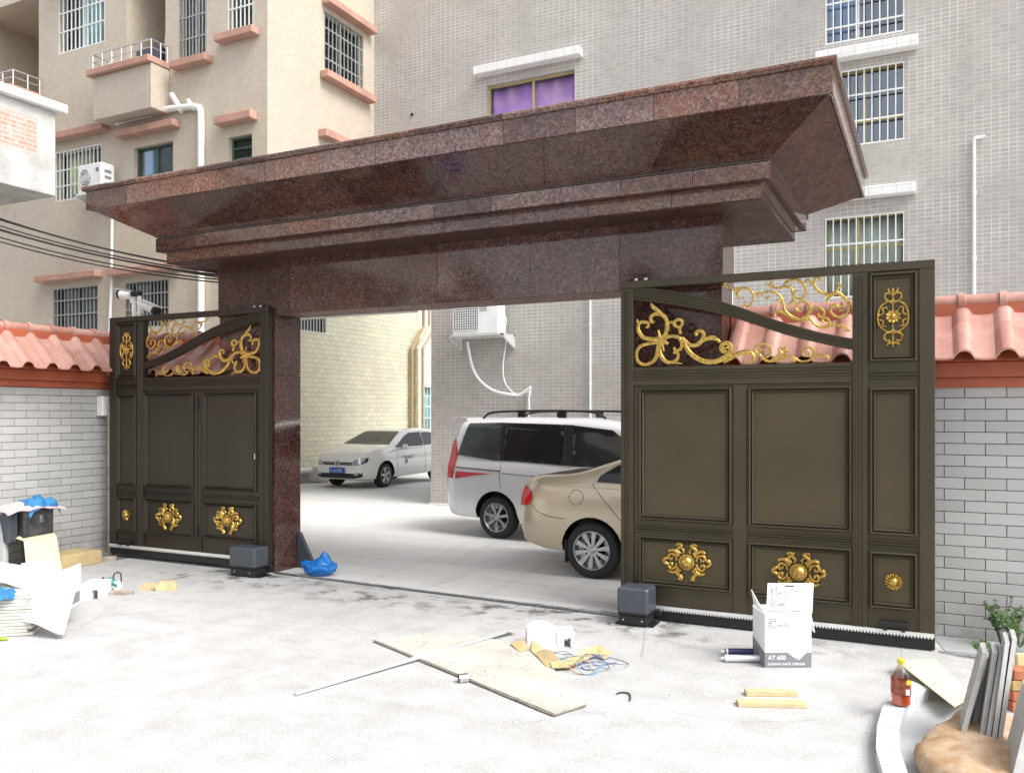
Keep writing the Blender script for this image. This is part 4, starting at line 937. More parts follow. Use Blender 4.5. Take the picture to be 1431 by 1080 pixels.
# ================================================================== CARS
def interp(keys, x):
    if x <= keys[0][0]: return keys[0][1]
    for (a, va), (b, vb) in zip(keys, keys[1:]):
        if x <= b: return va + (vb-va)*(x-a)/(b-a)
    return keys[-1][1]
def smooth(keys, x, w):
    return sum(interp(keys, x + w*k)*wt for k, wt in ((-1,.1),(-.5,.2),(0,.4),(.5,.2),(1,.1)))
class Car:
    def __init__(s, name, label, cat, pos, rz, L, top, belt, bot, plan, paint, wheels, wr, tum=.34, grp=None, arch=.065, ws=.07):
        s.L = L; s.t = thing(name, pos, label, cat, grp, rz); WL[s.t.name] = Vector((0,0,0)); s.wheels = wheels; s.wr = wr; s.paint = paint
        xs = sorted({0, .012, .04, .08, L-.012, L-.04, L-.08, L} | {round(.12 + (L-.24)*i/58, 4) for i in range(59)})
        s.rows = []
        for x in xs:
            e = min(x, L-x); W = smooth(plan, x, .08); rr = .07
            if e < rr: W -= (rr - math.sqrt(max(0, rr*rr-(rr-e)**2))) * .8
            zt = smooth(top, x, ws); zb = min(smooth(belt, x, .1), zt - .03); b = smooth(bot, x, .05)
            if e < rr: k = (rr - math.sqrt(max(0, rr*rr-(rr-e)**2))); zt -= k*.5; zb -= k*.5; b += k*.6
            mid = b + .52*(zb-b); g = zt-zb; yb = .945*W; tu = tum*min(g, .6) + (.0 if g > .12 else 0); yt = yb - tu
            r = min(1, g/.25)
            P = [(0,b),(.80*W,b),(.93*W,b+.03),(.985*W,b+.12),(W,mid-.06),(W,mid+.06),(.992*W,mid+.5*(zb-mid)),(.972*W,zb-.05),(yb,zb),
                 (yb-.40*tu-.01*(1-r),zb+.42*g),(yb-.80*tu-.03*(1-r),zb+.80*g),(yt-.035*r-.10*(1-r),zb+.93*g),(yt-.12*r-.2*(1-r),zb+.985*g),(.45*yt,zt-.003),(0,zt)]
            s.rows.append((x, P))
        m = MB(); V = []; F = []; n = len(s.rows[0][1])
        full = n*2-2
        for x, P in s.rows:
            ring = [(x, y, z) for y, z in P] + [(x, -y, z) for y, z in P[-2:0:-1]]; V += ring
        for i in range(len(s.rows)-1):
            for k in range(full): F.append((i*full+k, i*full+(k+1)%full, (i+1)*full+(k+1)%full, (i+1)*full+k))
        F.append(tuple(range(full))); F.append(tuple((len(s.rows)-1)*full+k for k in range(full)))
        m.add(V, F); body = m.build('body', [paint, M['black_metal']], s.t, smooth=38, local=True)
        s.bvh = BVHTree.FromPolygons([Vector(v) for v in V], F)
        c = MB(); c.cur = 1
        for wx in wheels:
            for sy in (-1, 1): c.lathe([(wr+arch, -.26),(wr+arch, .3)], (wx, sy*(max(p[1] for p in plan)), wr+.01), (0,sy,0), 28)
        cut = c.build('cut', [paint, M['black_metal']], s.t, local=True)
        md = body.modifiers.new('b', 'BOOLEAN'); md.object = cut; md.operation = 'DIFFERENCE'; md.solver = 'EXACT'
        bpy.context.view_layer.update()
        me = bpy.data.meshes.new_from_object(body.evaluated_get(bpy.context.evaluated_depsgraph_get()))
        body.modifiers.clear(); body.data = me; bpy.data.objects.remove(cut)
        me.polygons.foreach_set('use_smooth', [True]*len(me.polygons)); me.set_sharp_from_angle(angle=R(38)); s.body = body
    def patch(s, poly, axis, mat, name, off=.012, step=.05, parent=None, sign=1, sm=True):
        """a panel that follows the body: poly drawn in the plane across `axis`, pressed onto the body along it"""
        n = len(poly); pts = [Vector(p) for p in poly]; x0, x1 = min(p.x for p in pts), max(p.x for p in pts); y0, y1 = min(p.y for p in pts), max(p.y for p in pts)
        dense = []
        for i in range(n):
            a, b = pts[i], pts[(i+1)%n]; k = max(1, int((b-a).length/step))
            dense += [a + (b-a)*j/k for j in range(k)]
        def inside(p):
            c = False
            for i in range(n):
                a, b = pts[i], pts[(i+1)%n]
                if (a.y > p.y) != (b.y > p.y) and p.x < (b.x-a.x)*(p.y-a.y)/(b.y-a.y) + a.x: c = not c
            return c
        inn = []
        x = x0 + step*.5
        while x < x1:
            y = y0 + step*.5
            while y < y1:
                p = Vector((x, y))
                if inside(p) and all((p-q).length > step*.4 for q in dense): inn.append(p)
                y += step
            x += step
        k = len(dense); vs2, _, fs, *_ = delaunay_2d_cdt(dense + inn, [(i, (i+1)%k) for i in range(k)], [], 0, 1e-6)
        fs = [f for f in fs if inside(sum((vs2[i] for i in f), Vector((0,0)))/3)]
        V = []; D = {'y': lambda p: (Vector((p.x, 3*sign, p.y)), Vector((0,-sign,0))), 'x': lambda p: (Vector(((s.L+3) if sign > 0 else -3, p.x, p.y)), Vector((-sign,0,0))), 'z': lambda p: (Vector((p.x, p.y, 4)), Vector((0,0,-1)))}[axis]
        last = None
        for p in vs2:
            o, d = D(p); h = s.bvh.ray_cast(o, d)
            if h[0] is None: q = o + d*(last if last else 2)
            else: q = h[0] + h[1]*0 - d*off; last = h[3]
            V.append(q)
        m = MB(); m.add(V, [tuple(f) for f in fs])
        return m.build(name, mat, parent or s.t, smooth=sm, local=True)
    def line(s, pts, axis, sign, r=.004, mat=None, name='panel_gap', off=.0):
        P = []
        pp = [Vector(p) for p in pts]; dn = []
        for a, b in zip(pp, pp[1:]):
            k = max(1, int((b-a).length/.06)); dn += [a + (b-a)*j/k for j in range(k)]
        dn.append(pp[-1])
        for p in dn:
            o, d = (Vector((p.x, 3*sign, p.y)), Vector((0,-sign,0))) if axis == 'y' else ((Vector((s.L+3 if sign > 0 else -3, p.x, p.y)), Vector((-sign,0,0))) if axis == 'x' else (Vector((p.x,p.y,4)), Vector((0,0,-1))))
            h = s.bvh.ray_cast(o, d)
            if h[0] is not None: P.append(h[0] - d*off)
        m = MB(); m.tube(P, r, 5); return m.build(name, mat or M['black_metal'], s.t, local=True)
    def wheel(s, wx, sy, spokes, yb, dish=.03, twin=False, hub=.03):
        r = s.wr; ax = Vector((0, sy, 0)); c = Vector((wx, sy*yb, r)); rim = r*.685
        w_ = MB(); w_.lathe([(rim,-.19),(r*.93,-.19),(r*.985,-.17),(r,-.14),(r,-.05),(r*.985,-.02),(r*.93,.0),(r*.80,.008),(rim,-.004)], c, ax, 36, False)
        tyre = w_.build('wheel', M['rubber'], s.t, smooth=40, local=True)
        m = MB(); m.lathe([(rim*.98,-.03),(rim*1.005,.004),(rim*.97,.006),(rim*.93,-.012),(rim*.9,-.10),(rim*.3,-.11)], c, ax, 36, False); m.build('rim', M['alloy'], tyre, smooth=40, local=True)
        m = MB(); m.lathe([(.001,-.105),(rim*.9,-.105)], c, ax, 24); m.build('brake_shadow', M['black_metal'], tyre, local=True)
        m = MB(); m.lathe([(.02,-.005),(hub,-.008),(hub*1.3,-.02),(hub*1.5,-.05)], c, ax, 16)
        for k in range(spokes):
            for dd in ((-.13, .13) if twin else (0,)):
                an = 2*math.pi*k/spokes + .2 + dd; d0 = Vector((math.cos(an), 0, math.sin(an))); tg = Vector((-math.sin(an), 0, math.cos(an)))
                h0, h1 = (.016, .026) if spokes < 8 else (.014, .028)
                if twin: h0, h1 = .012, .014
                a = c + d0*.03; b = c + d0*rim*.95
                q0 = [a - tg*h0 - ax*.022, a + tg*h0 - ax*.022, b + tg*h1 - ax*.012, b - tg*h1 - ax*.012]
                m.hexa(q0, [p - ax*.03 for p in q0])
        m.build('spokes', M['alloy'], tyre, smooth=25, local=True)
M['alloy'] = simple('alloy_wheel', (.50,.50,.51), .3, .75, var=.08)
M['carglass'] = simple('tinted_car_glass', (.015,.018,.02), .05, 0, var=.0, bump=0)
M['carglass2'] = simple('clearer_car_glass', (.045,.055,.06), .05, 0, var=.3, scale=2.5, bump=0)
M['taillight'] = simple('red_lamp_lens', (.55,.01,.015), .15, var=.25, scale=16)
M['lamp'] = simple('headlamp_glass', (.5,.54,.62), .1, .3, var=.45, scale=18)
M['plate'] = simple('blue_number_plate', (.03,.12,.50), .35, var=.05)
M['red'] = simple('faded_red_stripe', (.52,.05,.06), .4)
silver = m_paint('silver_grey_car_paint', (.74,.74,.76), .2, .3); champ = m_paint('champagne_car_paint', (.56,.48,.35), .4, .3); white = m_paint('white_car_paint', (.86,.86,.85), 0, .28)
def place(near_wheel_world, wx, yoff, rz):    # car origin (rear end, centre line, ground) from one wheel's contact point
    c, s_ = math.cos(rz), math.sin(rz); lx, ly = wx, yoff
    return (near_wheel_world[0] - (c*lx - s_*ly), near_wheel_world[1] - (s_*lx + c*ly), 0)
# --- van
rz = R(-7); van = Car('parked_van', 'silver white van with roof rack and red tail lamp parked by the grey wall', 'van', place((-5.74,11.2), 1.0, -.80, rz), rz, 4.8,
    top=[(0,1.15),(.04,1.30),(.12,1.60),(.17,1.72),(.3,1.77),(1.2,1.80),(2.4,1.79),(3.1,1.70),(4.0,1.12),(4.5,.98),(4.8,.72)],
    belt=[(0,1.12),(1,1.15),(3.6,1.06),(4.2,.98),(4.8,.6)], bot=[(0,.36),(.12,.27),(4.4,.24),(4.8,.36)],
    plan=[(0,.80),(.2,.885),(.8,.92),(4.0,.92),(4.5,.85),(4.8,.66)], paint=silver, wheels=(1.0, 3.85), wr=.315, tum=.20, ws=.04)
for sy in (-1, 1):
    van.patch([(.24,1.22),(.40,1.70),(1.03,1.715),(1.05,1.16),(.98,1.15)], 'y', M['carglass2'], 'rear_side_window', sign=sy)
    van.patch([(1.05,1.155),(1.03,1.712),(1.12,1.712),(1.14,1.155)], 'y', M['black_metal'], 'pillar_trim', sign=sy, off=.017)
    van.patch([(1.13,1.155),(1.12,1.71),(2.10,1.69),(2.12,1.12)], 'y', M['carglass'], 'side_window', sign=sy)
    van.patch([(2.12,1.12),(2.10,1.69),(2.25,1.685),(2.28,1.115)], 'y', M['black_metal'], 'pillar_trim', sign=sy, off=.017)
    van.patch([(2.27,1.115),(2.24,1.68),(2.85,1.62),(3.35,1.30),(3.5,1.1)], 'y', M['carglass'], 'front_side_window', sign=sy)
    van.patch([(.0,.92),(.03,1.05),(.10,1.42),(.16,1.46),(.24,1.25),(.22,1.05),(.17,.86),(.015,.86)], 'y', M['taillight'], 'tail_lamp', sign=sy, off=.01, step=.04)
    van.line([(1.09,1.14),(1.07,.92),(1.10,.75)], 'y', sy); van.line([(2.22,1.1),(2.22,.35)], 'y', sy)
    van.line([(.24,1.03),(1.08,1.00)], 'y', sy, r=.009); van.line([(1.1,.97),(2.2,.93)], 'y', sy, r=.004)
    van.patch([(.24,.97),(.24,.86),(.62,.92),(.95,.955)], 'y', M['red'], 'red_stripe', sign=sy)
    van.patch([(2.05,1.0),(2.19,1.0),(2.19,1.03),(2.05,1.03)], 'y', M['alloy'], 'door_handle', sign=sy, off=.03)
    for wx in van.wheels: van.wheel(wx, sy, 7, .895)
    m = MB(); yy = sy*.58; m.tube(smoothline([(.55,yy,1.775),(.75,yy,1.865),(1.6,yy,1.885),(2.4,yy,1.87),(2.65,yy,1.78)], 5), .018, 6)
    for x in (1.25, 1.95): m.box(x-.06, x+.06, yy-.02, yy+.02, 1.77, 1.875)
    m.build('roof_rack', M['black_metal'], van.t, smooth=40, local=True)
van.patch([(-.66,1.30),(.66,1.30),(.60,1.68),(-.60,1.68)], 'x', M['carglass'], 'rear_window', sign=-1)
van.patch([(3.05,-.6),(3.05,.6),(3.85,.72),(3.85,-.72)], 'z', M['carglass'], 'windscreen')
m = MB(); m.ribbon([(.30,-.66,1.775),(.02,-.66,1.80)], [(.30,.66,1.775),(.02,.66,1.80)], (0,0,-.03)); m.build('roof_spoiler', silver, van.t, local=True)
van.patch([(-.25,.55),(.25,.55),(.25,.68),(-.25,.68)], 'x', M['plate'], 'number_plate', sign=-1, off=.01)
# --- champagne saloon
sd_ = Car('parked_saloon', 'champagne gold saloon car whose rear half shows beside the right gate leaf', 'car', place((-3.40,8.98), .98, -.76, 0), 0, 4.75,
    top=[(0,.92),(.03,1.07),(.15,1.13),(.55,1.145),(.75,1.17),(1.45,1.41),(1.9,1.46),(2.5,1.455),(2.9,1.38),(3.6,1.0),(4.3,.9),(4.75,.62)],
    belt=[(0,.88),(.3,1.02),(1.0,1.05),(3.4,.97),(4.2,.86),(4.75,.55)], bot=[(0,.48),(.07,.34),(.35,.27),(4.4,.2),(4.75,.32)],
    plan=[(0,.66),(.08,.76),(.3,.84),(.7,.875),(3.9,.875),(4.4,.8),(4.75,.6)], paint=champ, wheels=(.98, 3.75), wr=.315, tum=.52, arch=.05, ws=.16)
for sy in (-1, 1):
    sd_.patch([(1.03,1.085),(1.06,1.15),(1.25,1.27),(1.55,1.36),(1.95,1.385),(1.98,1.06)], 'y', M['carglass'], 'rear_side_window', sign=sy, step=.05)
    sd_.patch([(2.03,1.06),(2.01,1.385),(2.5,1.37),(2.85,1.25),(3.15,1.04)], 'y', M['carglass'], 'front_side_window', sign=sy)
    sd_.line([(1.0,1.07),(1.04,1.17),(1.22,1.29),(1.5,1.385),(1.95,1.41),(2.5,1.395)], 'y', sy, r=.006, mat=M['alloy'], name='window_trim')
    sd_.line([(.98,1.06),(1.1,.92),(1.38,.62),(1.40,.36)], 'y', sy); sd_.line([(2.02,1.05),(2.02,.3)], 'y', sy)
    sd_.patch([(.0,.80),(.02,.97),(.09,1.0),(.18,.96),(.23,.88),(.20,.80),(.12,.775),(.015,.775)], 'y', M['taillight'], 'tail_lamp', sign=sy, off=.012, step=.03)
    sd_.line([(.22,.80),(.30,.72),(.45,.67),(.66,.655)], 'y', sy, r=.0035)
    cc = [(.80+.085*math.cos(2*math.pi*k/20), .905+.085*math.sin(2*math.pi*k/20)) for k in range(21)]
    sd_.line(cc, 'y', sy, r=.003, name='fuel_flap')
    sd_.patch([(1.22,.905),(1.42,.905),(1.42,.93),(1.22,.93)], 'y', champ, 'door_handle', sign=sy, off=.03)
    sd_.line([(.25,1.02),(1.0,1.015),(2.0,1.0)], 'y', sy, r=.004, mat=champ, name='shoulder_crease')
    for wx in sd_.wheels: sd_.wheel(wx, sy, 10, .855)
    m = MB(); m.box(.655, .675, sy*.66, sy*.86, .16, .42, .006); m.build('mud_flap', M['rubber'], sd_.t, local=True)
sd_.patch([(-.42,.62),(.42,.62),(.42,.74),(-.42,.74)], 'x', M['plate'], 'number_plate', sign=-1, off=.01)
sd_.patch([(.85,-.58),(.85,.58),(1.38,.48),(1.38,-.48)], 'z', M['carglass'], 'rear_window')
sd_.patch([(2.95,-.52),(2.95,.52),(3.5,.66),(3.5,-.66)], 'z', M['carglass'], 'windscreen')
sd_.line([(0.62,-.72),(.68,-.3),(.69,0),(.68,.3),(.62,.72)], 'z', 1)
# --- white hatchback: rear towards +Y
rz = R(-91); hb_pos = (-12.98, 20.70, 0)
ht = Car('parked_hatchback', 'white hatchback with a blue number plate parked by the cream yellow wall', 'car', hb_pos, rz, 3.95,
    top=[(0,.98),(.05,1.10),(.25,1.33),(.5,1.42),(1.2,1.46),(1.75,1.44),(2.15,1.38),(2.85,1.06),(3.4,.97),(3.78,.88),(3.92,.76),(3.95,.68)],
    belt=[(0,.98),(1,.97),(2.6,.96),(3.3,.88),(3.8,.74),(3.95,.60)], bot=[(0,.35),(.2,.25),(3.7,.2),(3.95,.25)],
    plan=[(0,.70),(.25,.80),(.8,.835),(3.2,.835),(3.65,.80),(3.95,.66)], paint=white, wheels=(.62, 3.08), wr=.30, tum=.40, ws=.12)
for sy in (-1, 1):
    ht.patch([(.40,1.06),(.50,1.28),(.95,1.345),(1.27,1.345),(1.28,1.0)], 'y', M['carglass2'], 'rear_side_window', sign=sy)
    ht.patch([(1.34,1.0),(1.33,1.355),(1.85,1.34),(2.15,1.24),(2.66,.985)], 'y', M['carglass'], 'front_side_window', sign=sy)
    ht.line([(1.31,1.34),(1.31,.3)], 'y', sy); ht.line([(2.55,.93),(2.62,.7),(2.6,.3)], 'y', sy)
    ht.line([(.5,.62),(1.3,.6),(2.5,.56)], 'y', sy, r=.004, mat=white, name='door_crease')
    ht.line([(2.95,.87),(2.5,.93),(1.4,.945)], 'y', sy, r=.006)
    ht.patch([(3.25,.62),(3.48,.66),(3.50,.70),(3.35,.77),(3.28,.76)], 'y', M['black_metal'], 'lamp_surround', sign=sy, off=.004) if False else None
    m = MB(); m.box(2.36, 2.46, sy*.86, sy*1.0, .93, 1.06, .03); m.box(2.40,2.44, sy*.78, sy*.88, .94, .98); m.build('door_mirror', white, ht.t, local=True, smooth=60)
    for wx in ht.wheels: ht.wheel(wx, sy, 5, .815, twin=True)
    # headlamp, pressed on from the front
    ht.patch([(sy*.42,.60),(sy*.50,.575),(sy*.66,.60),(sy*.74,.67),(sy*.73,.755),(sy*.64,.75),(sy*.48,.695)], 'x', M['lamp'], 'headlamp', off=.012, step=.04)
    ht.patch([(sy*.66,.60),(sy*.69,.61),(sy*.755,.67),(sy*.75,.765),(sy*.72,.765),(sy*.715,.69)], 'x', M['black_metal'], 'lamp_surround', off=.022, step=.04)
    ht.patch([(sy*.50,.335),(sy*.62,.35),(sy*.62,.40),(sy*.50,.40)], 'x', M['lamp'], 'fog_lamp', off=.016, step=.04)
ht.patch([(-.44,.585),(.44,.585),(.47,.655),(-.47,.655)], 'x', M['black_metal'], 'grille', off=.006, step=.05)
ht.patch([(-.42,.615),(.42,.615),(.42,.625),(-.42,.625)], 'x', M['steel'], 'grille_strip', off=.012, step=.05)
ht.patch([(-.68,.30),(-.5,.265),(.5,.265),(.68,.30),(.70,.41),(.5,.385),(-.5,.385),(-.70,.41)], 'x', M['black_metal'], 'lower_grille', off=.014, step=.06)
ht.patch([(-.24,.385),(.24,.385),(.24,.525),(-.24,.525)], 'x', M['plate'], 'number_plate', off=.03, step=.1)
ht.patch([(2.12,-.54),(2.12,.54),(2.84,.72),(2.87,0),(2.84,-.72)], 'z', M['carglass'], 'windscreen')
ht.patch([(-.5,1.04),(.5,1.04),(.45,1.3),(-.45,1.3)], 'x', M['carglass'], 'rear_window', sign=-1)
# round emblem with a V over a W
fx = ht.bvh.ray_cast(Vector((9,0,.62)), Vector((-1,0,0)))[0].x + .018
m = MB(); m.tube([(fx,.072*math.cos(k*math.pi/12),.635+.072*math.sin(k*math.pi/12)) for k in range(24)], .009, 6, closed=True)
m.tube([(fx,-.035,.70),(fx,0,.645),(fx,.035,.70)], .007, 5); m.tube([(fx,-.06,.66),(fx,-.03,.575),(fx,0,.635),(fx,.03,.575),(fx,.06,.66)], .007, 5)
m.build('emblem', M['steel'], ht.t, local=True)
px_ = ht.bvh.ray_cast(Vector((9,0,.45)), Vector((-1,0,0)))[0].x + .034
m = MB(); text_mb(m, 'A 61245', .105, lambda x, y: (px_, .205-x*-1-.41, .415+y)); m.build('plate_characters', M['white'], ht.t, local=True)
# lettering on the front door (left side of the car)
m = MB(); yy = .842
text_mb(m, 'TENNETT', .115, lambda x, y: (2.36-x, yy, .68+y), bold=.002); text_mb(m, 'M', .16, lambda x, y: (2.28-x, yy, .56+y), bold=.004); m.build('door_lettering', M['print'], ht.t, local=True)
m = MB(); text_mb(m, 'TENNETT', .06, lambda x, y: (1.0-x, yy-.004, .42+y)); m.build('sill_lettering', M['print'], ht.t, local=True)
# ================================================================== SMALL THINGS
CR = Vector((ca, sa, 0)); CF = Vector((-sa, ca, 0)); UP = Vector((0, 0, 1))     # across, away, up: axes of things set square to the street
def frame(o, rz=0):
    o = Vector(o); c, s_ = math.cos(rz), math.sin(rz); r = CR*c + CF*s_; f = CF*c - CR*s_
    return lambda x, y, z: o + r*x + f*y + UP*z
# ------------------------------------------------------------------ overhead cables
ya = [291, 296.5, 301, 306, 311, 317, 323]; yb_ = [378, 380, 382, 385, 388, 391, 395]
txt = ['topmost', 'second from the top', 'third from the top', 'middle', 'third from the bottom', 'second from the bottom', 'lowest']
for k in range(7):
    a = PY(0, ya[k], 6.9); b = PY(309, yb_[k], 7.85); d = b - a; a2 = a - d*.5; P = []
    for i in range(25):
        f = i/24; p = a2 + (b-a2)*f; p.z -= .155*(4*f*(1-f)) - (0.04 if k % 3 == 1 else 0)*(4*f*(1-f)); P.append(p)
    solo(MB().tube(P, .013 if k in (0, 3) else .009, 6), 'overhead_cable', M['cable'], 'black cable strung to the gateway, %s of the bundle' % txt[k], 'cable', 'cables strung to the gateway', smooth=60)
# ------------------------------------------------------------------ surveillance cameras
yc = 7.86
t = thing('camera_pole', PY(191, 470, yc), 'short twin white pole with a black cap behind the left gate leaf', 'pole')
for x in (186.8, 194.8): MB().cyl(PY(x, 470, yc), PY(x, 414, yc), .028, n=10).build('tube', M['plastic'], t, smooth=40)
m = MB(); c = PY(191, 411, yc); m.box(c.x-.065, c.x+.065, yc-.05, yc+.05, c.z-.035, c.z+.04, .015); m.build('cap', M['black_metal'], t)
def cctv(pa, pb, y, label):
    a, b = PY(*pa, y), PY(*pb, y-.05); d = (b-a).normalized(); t = thing('security_camera', a, label, 'camera', 'surveillance cameras above the left gate leaf')
    MB().tube([a, a+(b-a)*.85], [.055, .06], 10).build('housing', M['plastic'], t, smooth=40)
    MB().tube([a+(b-a)*.83, b], [.062, .062], 10).build('lens_hood', M['black_metal'], t, smooth=40)
    side = Vector((0,-1,0)); q = [a-d*.02+UP*.068-side*.05, a-d*.02+UP*.068+side*.05, b+d*.03+UP*.068+side*.05, b+d*.03+UP*.068-side*.05]
    MB().slab(q, .006).build('sunshield', M['plastic'], t)
    e = Vector((PY(191, 430, yc).x, yc, a.z-.09)); MB().tube([a-UP*.03, a-UP*.09, e], .013, 6).build('bracket', M['plastic'], t, smooth=40)
cctv((183,413), (166,411), yc-.03, 'white security camera pointing left from the pole behind the left gate leaf')
cctv((200,427), (220,436), yc-.03, 'white security camera pointing down to the right above the left gate leaf')
# ------------------------------------------------------------------ switch box on the left wall
a, b = PX(134, 581, -9.79), PX(160, 554, -9.79)
m = MB(); m.box(-9.785, -9.66, a.y, b.y, a.z, b.z, .01); t = solo(m, 'junction_box', M['white'], 'white junction box high on the left wall beside the dark gate leaf', 'box')
# dirt strips at the wall feet
m = MB(); m.add([(.10,7.40,.004),(2.2,7.32,.004),(3.2,7.6,.004),(3.2,7.9,.004),(.0,7.9,.004)], [(0,1,2,3,4)]); o = m.build('dirt_strip', M['cement'], recalc=False); tag(o, kind='structure')
M['dirt'] = m_stone('dark_dirt', (.14,.135,.12), (.24,.23,.21), 5, .95, .3)
m = MB(); m.add([(-9.8,6.2,.004),(-9.62,6.3,.004),(-9.5,6.9,.004),(-9.2,7.35,.004),(-9.2,7.6,.004),(-9.8,7.6,.004)], [(0,1,2,3,4,5)]); o = m.build('dirt_patch', M['dirt'], recalc=False); tag(o, kind='structure')
# ------------------------------------------------------------------ gate opener carton
o_ = PZ(1069, 933); F_ = frame(o_, 0); t = thing('opened_carton', o_, 'open white AT 600 gate opener carton with its printed lid standing up', 'box')
w_, h_, dp = .338, .392, .31
m = MB(F_); m.box(0, w_, 0, .005, 0, h_); m.box(0, w_, dp-.005, dp, 0, h_); m.box(0, .005, .005, dp-.005, 0, h_-.01); m.box(w_-.005, w_, .005, dp-.005, 0, h_); m.box(.005, w_-.005, .005, dp-.005, 0, .005)
m.build('carton_body', M['paper'], t)
lid = lambda x, z: F_(x + .012 + .06*z, .012 + z*.16, h_ + z)
m = MB(); m.slab([lid(0,0), lid(w_-.004,0), lid(w_+.006,.215), lid(.008,.215)], .005); m.build('lid_flap', M['paper'], t)
m = MB(F_); m.hexa([(0,.0,h_),(0,dp*.9,h_),(-.035,dp*.75,h_+.13),(-.045,.02,h_+.075)], [(.004,0,h_),(.004,dp*.9,h_),(-.031,dp*.75,h_+.13),(-.041,.02,h_+.075)]); m.build('side_flap', M['paper'], t)
m = MB(F_); m.hexa([(w_,.02,h_),(w_,dp*.9,h_),(w_+.02,dp*.9,h_-.14),(w_+.03,.02,h_-.14)], [(w_+.004,.02,h_),(w_+.004,dp*.9,h_),(w_+.024,dp*.9,h_-.14),(w_+.034,.02,h_-.14)]); m.build('side_flap', M['paper'], t)
pr = MB(); ff = lambda x, y: F_(x, -.0012, y)
def flatpoly(mb, pts, fn): mb.add([fn(*p) for p in pts], [tuple(range(len(pts)))])
flatpoly(pr, [(0,.002),(w_,.002),(w_,.112),(.30,.112),(.265,.075),(.245,.058),(.20,.085),(.165,.112),(0,.112)], ff)
fl = lambda x, y: F_(-.0012, .31*x, y)
sp_ = MB(); flatpoly(sp_, [(0,.002),(1,.002),(1,.16),(0,.11)], fl); sp_.build('side_print', M['print'], t); lp_ = MB(); pr.build('print', M['print'], t); pr = MB()
def rect_line(mb, x0, x1, y0, y1, w, fn):
    for a, b, c, d in ((x0,x1,y0,y0+w),(x0,x1,y1-w,y1),(x0,x0+w,y0+w,y1-w),(x1-w,x1,y0+w,y1-w)): flatpoly(mb, [(a,c),(b,c),(b,d),(a,d)], fn)
def logo(mb, fn, x, y, k=1.):
    g_ = lambda a, b: fn(x+a*k, y+b*k)
    rect_line(mb, 0, .058, 0, .062, .005, g_); text_mb(mb, 'BT', .05, lambda a, b: g_(.007+a*.78, .013+b), bold=.0006); text_mb(mb, 'AUTO', .032, lambda a, b: g_(.064+a, .002+b), bold=.0006)
logo(pr, ff, .025, .295)
for a, b, c, d in ((.155,.16,.10,.235),(.16,.275,.232,.236),(.272,.276,.16,.235),(.215,.255,.205,.208)): flatpoly(pr, [(a,c),(b-.002,c),(b-.002,d),(a,d)], ff)
lf_ = lambda x, y: lid(x, y) - CF*.0058*1.0 + Vector((0,0,0))
lf2 = lambda x, y: lid(x + .0, y) - CF*.0068
logo(lp_, lf2, .022, .135, .95); text_mb(lp_, 'AT 600', .036, lambda a, b: lf2(.025+a, .055+b), bold=.0007); text_mb(lp_, 'SLIDING GATE OPENER', .0205, lambda a, b: lf2(.012+a*1.12, .012+b), bold=.0004)
pen = MB()
for pts in ([(.19,.15),(.21,.165),(.205,.125)],[(.215,.16),(.235,.165)],[(.225,.165),(.222,.12)],[(.25,.165),(.262,.15),(.25,.14),(.265,.125)],[(.275,.17),(.272,.13)],[(.03,.115),(.06,.118)],[(.045,.128),(.044,.095)],[(.035,.105),(.058,.095)],[(.08,.125),(.078,.095)],[(.09,.118),(.11,.12),(.105,.10)],[(.125,.125),(.12,.095)],[(.135,.115),(.155,.117)],[(.145,.125),(.135,.095)],[(.14,.105),(.158,.094)]):
    pen.tube([lf2(*p) for p in pts], .0016, 4)
pen.build('handwriting', M['print'], t)
pr.build('logo_print', M['print'], t); lp_.build('flap_print', M['print'], t)
wp = MB(); f3 = lambda x, y: F_(x, -.0024, y)
text_mb(wp, 'AT 600', .042, lambda a, b: f3(.022+a, .062+b), bold=.0009); text_mb(wp, 'SLIDING GATE OPENER', .0235, lambda a, b: f3(.02+a*1.1, .022+b), bold=.0005); wp.build('white_print', M['paper'], t)
m = MB(); flatpoly(m, [(.13,.192),(.20,.190),(.20,.200),(.135,.202)], lf2); m.build('handle_slot', M['dark'], t)
# ------------------------------------------------------------------ sealant cartridges
for k, (mm, lab) in enumerate((('navy', 'dark blue sealant cartridge lying left of the white carton'), ('alu', 'silver sealant cartridge lying in front of the blue one by the carton'))):
    o_ = PZ(1013, 910+9*k, .03); m = MB(); r = .026
    a = Vector(o_); b = a + CR*.26 - CF*.01
    t = thing('sealant_cartridge', a - UP*.03, lab, 'cartridge', 'sealant cartridges by the carton')
    MB().tube([a, b], r, 12).build('tube', M[mm], t, smooth=40); MB().tube([a-CR*.03, a], [.006, .012], 8).build('nozzle', M['plastic'], t, smooth=40)
    MB().tube([a+CR*.005, a+CR*.02], r+.001, 12).build('end_cap', M['plastic'], t, smooth=40)
